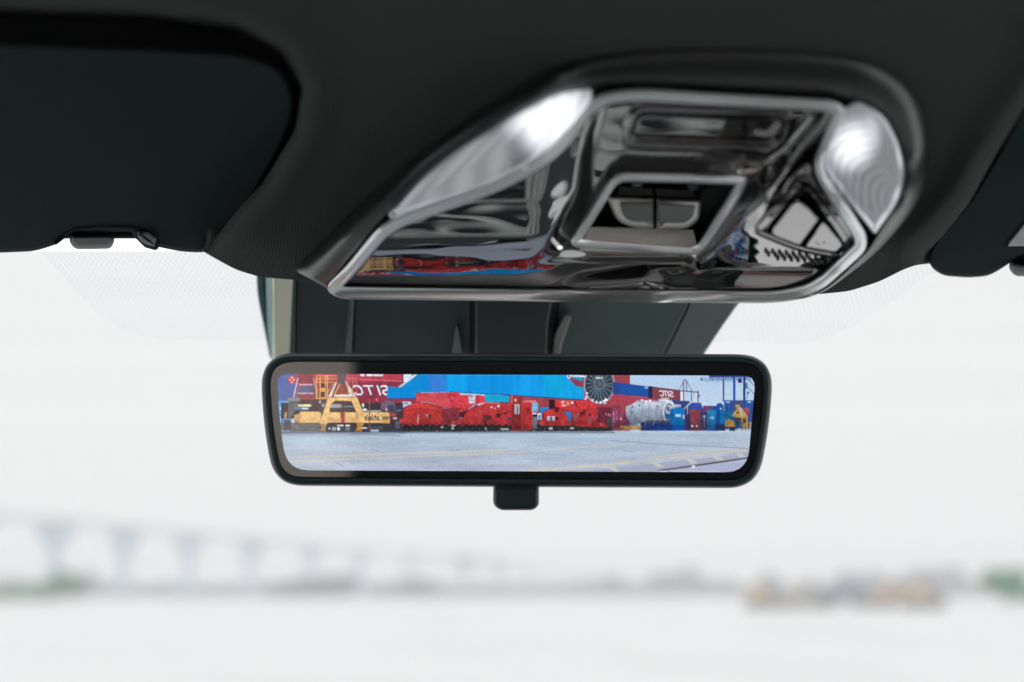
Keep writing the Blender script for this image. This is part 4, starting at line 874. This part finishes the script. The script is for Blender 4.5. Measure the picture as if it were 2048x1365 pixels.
# ================================================================== OUTSIDE
def conc_mat():
    m = bpy.data.materials.new('pale concrete yard'); m.use_nodes = True; nt = m.node_tree; b = nt.nodes['Principled BSDF']; N = nt.nodes.new; L = nt.links.new
    tc = N('ShaderNodeTexCoord'); n = N('ShaderNodeTexNoise'); n.inputs['Scale'].default_value = .15; n.inputs['Detail'].default_value = 8; L(tc.outputs['Object'], n.inputs[0])
    c = N('ShaderNodeValToRGB'); c.color_ramp.elements[0].color = (.60, .605, .615, 1); c.color_ramp.elements[1].color = (.69, .70, .71, 1); c.color_ramp.elements[0].position = .3; c.color_ramp.elements[1].position = .7
    L(n.outputs['Fac'], c.inputs[0]); L(c.outputs[0], b.inputs['Base Color']); b.inputs['Roughness'].default_value = .9; return m
gv = [(-1600, -300, 0), (1600, -300, 0), (1600, 1900, 0), (-1600, 1900, 0)]
g = build('ground', gv, [(0, 1, 2, 3)], conc_mat(), None, smooth=False); tag(g, 'pale concrete yard reaching the horizon', kind='structure')

def px_to(u, Y): return float(rays(np.array(float(u)), np.array(1186.))[0]) * Y
# viaduct on the left, running away to the right
M_CONC = mat('haze blued concrete', (.64, .74, .86), .9, colvar=.15, colscale=.2)  # blue and pale tone of distance haze put into the concrete colour
piers = [(-60, 172), (105, 158), (245, 143), (375, 131), (500, 117), (620, 105), (720, 95), (820, 86), (930, 76), (1000, 67), (1060, 60), (1125, 54), (1180, 49), (1240, 44)]
vd = empty('viaduct', (-60, 220, 0), 'pale elevated viaduct on tall piers receding across the left background', 'viaduct')
pos = []
for u, hpx in piers:
    Y = 12 * FPX / hpx * .92; pos.append((px_to(u, Y), Y))
for i, (x, y) in enumerate(pos):
    q = pos[min(i + 1, len(pos) - 1)]; p_ = pos[max(i - 1, 0)]; a = math.atan2(q[1] - p_[1], q[0] - p_[0]); wd = .65
    V, F = [], []
    box(V, F, -wd, wd, -wd, wd, 0, 7.6); b0 = len(V)
    V += [(-wd, -wd, 7.6), (wd, -wd, 7.6), (wd, wd, 7.6), (-wd, wd, 7.6), (-1.2, -2.4, 9.0), (1.2, -2.4, 9.0), (1.2, 2.4, 9.0), (-1.2, 2.4, 9.0)]
    F += [(b0, b0 + 1, b0 + 5, b0 + 4), (b0 + 1, b0 + 2, b0 + 6, b0 + 5), (b0 + 2, b0 + 3, b0 + 7, b0 + 6), (b0 + 3, b0, b0 + 4, b0 + 7)]
    box(V, F, -1.2, 1.2, -2.4, 2.4, 9.0, 10.5)
    if i == 0:
        me0 = None
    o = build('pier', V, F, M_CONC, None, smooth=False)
    o.parent = vd; o.location = Vector((x, y, 0)) - vd.location; o.rotation_euler.z = a
V, F = [], []
path = [(pos[0][0] - 45, pos[0][1] - 25)] + pos
for x, y in path:
    i = path.index((x, y)); q = path[min(i + 1, len(path) - 1)]; p_ = path[max(i - 1, 0)]; d = np.array([q[0] - p_[0], q[1] - p_[1]]); d /= np.linalg.norm(d); n_ = np.array([-d[1], d[0]])
    for s, zz in ((-4.2, 11.0), (-4.2, 11.5), (-3.9, 11.5), (-3.9, 11.1), (3.9, 11.1), (3.9, 11.5), (4.2, 11.5), (4.2, 11.0), (2.2, 10.7), (-2.2, 10.7)): V.append((x + n_[0] * s, y + n_[1] * s, zz))
for i in range(len(path) - 1):
    for k_ in range(10): F.append((i * 10 + k_, i * 10 + (k_ + 1) % 10, (i + 1) * 10 + (k_ + 1) % 10, (i + 1) * 10 + k_))
build('deck', V, F, mat('pale deck concrete', (.84, .84, .84), .9), vd, smooth=False)

# foliage
def leafmat(name, c): return mat(name, c, .7, colvar=.35, colscale=.8)
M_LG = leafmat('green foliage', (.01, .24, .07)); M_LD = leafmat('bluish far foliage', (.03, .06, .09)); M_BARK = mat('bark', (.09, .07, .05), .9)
def crown(cx, cy, cz, rx, ry, rz, n, s, seed):
    rr = np.random.RandomState(seed); V, F = [], []
    blobs = [(rr.uniform(-.6, .6) * rx, rr.uniform(-.5, .5) * ry, rr.uniform(-.45, .5) * rz, rr.uniform(.35, .6)) for _ in range(9)]
    for i in range(n):
        bx_, by_, bz_, br = blobs[rr.randint(9)]; d = rr.normal(size=3); d /= np.linalg.norm(d); q = rr.uniform(.55, 1.0)
        p = np.array([cx + bx_ + d[0] * rx * br * q, cy + by_ + d[1] * ry * br * q, max(.1, cz + bz_ + d[2] * rz * br * q)])
        a = rr.normal(size=3); a /= np.linalg.norm(a); b_ = np.cross(a, rr.normal(size=3)); b_ /= np.linalg.norm(b_); ss = s * rr.uniform(.6, 1.3)
        k_ = len(V); V += [tuple(p + a * ss), tuple(p + b_ * ss * .6), tuple(p - a * ss), tuple(p - b_ * ss * .6)]; F.append((k_, k_ + 1, k_ + 2, k_ + 3))
    return V, F
def tree(name, u, Y, hgt, w, label, cat, m, seed, group='trees and shrubs along the far edge of the yard', trunk=True, n=1500):
    x = px_to(u, Y); t = empty(name, (x, Y, 0), label, cat, group)
    V, F = crown(x, Y, hgt * .58, w / 2 * 1.2, w / 2, hgt * .5, n, .12 * min(w, hgt) * .9, seed)
    build('crown' if trunk else 'foliage', V, F, m, t, smooth=False)
    if trunk: tube('trunk', [(x, Y, 0), (x + .1, Y, hgt * .3), (x, Y, hgt * .7)], [.22, .17, .08], M_BARK, t, 8)
    else: tube('stem', [(x, Y, 0), (x, Y, hgt * .5)], [.08, .04], M_BARK, t, 6)
    return t
tree('green_shrub', 20, 170, 2.6, 11, 'low green shrubs at the far left under the viaduct', 'shrub', M_LG, 1, trunk=False)
tree('green_shrub', 95, 168, 2.8, 7, 'green shrub between the first two viaduct piers, next to the tallest bush', 'shrub', M_LG, 2, trunk=False)
tree('green_shrub', 125, 172, 3.6, 5, 'tallest rounded green bush at the foot of the leftmost full pier', 'shrub', M_LG, 3, trunk=False)
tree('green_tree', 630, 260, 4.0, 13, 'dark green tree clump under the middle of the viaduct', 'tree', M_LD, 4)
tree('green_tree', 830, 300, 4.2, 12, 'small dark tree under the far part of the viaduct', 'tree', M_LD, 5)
tree('green_tree', 2014, 140, 3.5, 3.6, 'green tree at the right edge of the horizon', 'tree', M_LG, 6)
tree('green_shrub', 2066, 134, 1.7, 5, 'low green shrub beside the tree at the right edge', 'shrub', M_LG, 7, trunk=False)
# far hedge / tree belt along the whole horizon: one mass nobody could count
rr = np.random.RandomState(21); V, F = [], []
for i in range(24000):
    u = rr.uniform(-200, 2300); Y = rr.uniform(380, 460); x = px_to(u, Y)
    top = 2.4 + 1.6 * math.sin(u * .011) + 1.4 * math.sin(u * .037 + 1) + 1.1 * math.sin(u * .083) + (2.5 if 1300 < u < 2000 else 0)
    zc_ = rr.uniform(.2, max(2.6, top)); s = rr.uniform(.8, 1.7); a = rr.normal(size=3); a /= np.linalg.norm(a); b_ = np.cross(a, rr.normal(size=3)); b_ /= np.linalg.norm(b_)
    p = np.array([x, Y, zc_]); k_ = len(V); V += [tuple(p + a * s), tuple(p + b_ * s), tuple(p - a * s), tuple(p - b_ * s)]; F.append((k_, k_ + 1, k_ + 2, k_ + 3))
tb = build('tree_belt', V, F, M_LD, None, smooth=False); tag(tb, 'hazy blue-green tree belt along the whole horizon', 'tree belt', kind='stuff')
# yellow working machines out on the yard, right of centre
M_YEL = mat('machine yellow', (.72, .50, .22), .6); M_GLS = mat('haze paled cab glass', (.28, .32, .36), .4); M_TYR = mat('haze paled tyre', (.14, .14, .14), .9); M_WHT = mat('machine white', (.6, .62, .65), .5)  # machine, glass and tyre colours lightened to stand in for haze
def wheel(x, y, r, w, parent):
    wV, wF = [], []; n = 20
    for s, rad in ((-w / 2, r * .86), (-w / 2 * .8, r), (w / 2 * .8, r), (w / 2, r * .86)):
        for k_ in range(n): a = 2 * math.pi * k_ / n; wV.append((x + rad * math.cos(a), y + s, r + rad * math.sin(a)))
    for j_ in range(3):
        for k_ in range(n): wF.append((j_ * n + k_, j_ * n + (k_ + 1) % n, (j_ + 1) * n + (k_ + 1) % n, (j_ + 1) * n + k_))
    wF += [tuple(range(n)), tuple(3 * n + k_ for k_ in range(n))]
    return sharpen(build('wheel', wV, wF, M_TYR, parent))
def machine(u, Y, L_, label, body, kind):
    x = px_to(u, Y); t = empty('loader_machine', (x, Y, 0), label, 'loader', 'machines standing in a row on the yard')
    boxo('chassis', x - L_ / 2, x + L_ / 2, Y - .9, Y + .9, .55, 1.05, body, t, .08)
    boxo('engine_cover', x - L_ / 2 + .1, x - L_ / 2 + L_ * .42, Y - .75, Y + .75, 1.05, 1.65, body, t, .1)
    cab_ = boxo('cab', x + L_ * .02, x + L_ * .28, Y - .7, Y + .7, 1.05, 2.2, M_GLS, t, .08)
    boxo('cab_roof', x - .0 * L_, x + L_ * .30, Y - .78, Y + .78, 2.2, 2.32, body, t, .04)
    for xx in (x - L_ * .33, x + L_ * .30):
        for yy in (Y - .95, Y + .95): wheel(xx, yy, .55, .4, t)
    if kind: # lifting arm and bucket
        tube('arm', [(x + L_ * .1, Y, 1.3), (x + L_ * .4, Y, 1.6), (x + L_ * .62, Y, .7)], .14, body, t, 8)
        boxo('bucket', x + L_ * .55, x + L_ * .74, Y - 1, Y + 1, .15, .75, body, t, .06)
    return t
machine(1530, 105, 2.4, 'pale yellow loader nearest the left end of the machine row', M_YEL, False)
machine(1612, 112, 2.6, 'pale cream machine just right of the leftmost loader', mat('machine cream', (.62, .55, .38), .5), False)
machine(1690, 118, 3.6, 'blue grey machine in the middle of the row', mat('machine slate', (.16, .20, .28), .5), True)
machine(1790, 112, 3.0, 'orange yellow loader with its bucket lowered', mat('machine orange', (.70, .44, .22), .5), True)
machine(1850, 108, 2.4, 'small yellow machine at the right end of the machine row', M_YEL, False)

# containers behind the car: what the mirror's camera and the glossy console see
def container(x, y, zb, colr, label):
    t = empty('shipping_container', (x, y, zb), label, 'shipping container', 'containers stacked behind the car')
    n = 60; V, F = [], []; L_ = 12.2
    for side in (-1.22, 1.22):
        b0 = len(V)
        for i in range(n + 1):
            o_ = .03 if (i // 2) % 2 else 0
            V += [(x - L_ / 2 + L_ * i / n, y + side - math.copysign(o_, side), zb + .15), (x - L_ / 2 + L_ * i / n, y + side - math.copysign(o_, side), zb + 2.5)]
        for i in range(n): F.append((b0 + 2 * i, b0 + 2 * i + 2, b0 + 2 * i + 3, b0 + 2 * i + 1))
    build('corrugated_side', V, F, colr, t, smooth=False)
    boxo('roof', x - L_ / 2, x + L_ / 2, y - 1.22, y + 1.22, zb + 2.5, zb + 2.6, colr, t)
    boxo('floor_frame', x - L_ / 2, x + L_ / 2, y - 1.22, y + 1.22, zb + .0, zb + .15, colr, t)
    for xx in (-L_ / 2, L_ / 2): boxo('end_wall', x + xx - .04, x + xx + .04, y - 1.2, y + 1.2, zb + .15, zb + 2.5, colr, t)
CR = mat('container red', (.42, .05, .05), .5); CB = mat('container blue', (.02, .20, .48), .5); CWt = mat('container white', (.68, .68, .66), .5)
for (x, y, zb, c, lb) in ((-14, -26, 0, CR, 'red container on the ground behind the car, left end of the row'), (-1, -26, 0, CWt, 'white container on the ground behind the car, middle of the row'), (12, -26, 0, CR, 'red container on the ground behind the car, right end of the row'),
                          (-13, -26, 2.6, CB, 'blue container stacked over the left red one behind the car'), (0, -26, 2.6, CR, 'red container stacked over the white one behind the car'), (13, -26, 2.6, CB, 'blue container stacked over the right red one behind the car')):
    container(x, y, zb, c, lb)

# air: thin haze over the yard
hz = []; hf = []
box(hz, hf, -1650, 1650, -350, 1950, -1, 14)
hb = build('haze', hz, hf, [], None, smooth=False)
hm = bpy.data.materials.new('haze air'); hm.use_nodes = True; nt = hm.node_tree; nt.nodes.clear()
pv = nt.nodes.new('ShaderNodeVolumePrincipled'); pv.inputs['Color'].default_value = (.965, .975, .985, 1); pv.inputs['Density'].default_value = .0024; pv.inputs['Anisotropy'].default_value = .2
oo = nt.nodes.new('ShaderNodeOutputMaterial'); nt.links.new(pv.outputs[0], oo.inputs['Volume'])
hb.data.materials.append(hm); tag(hb, 'thin pale haze over the yard', kind='stuff')
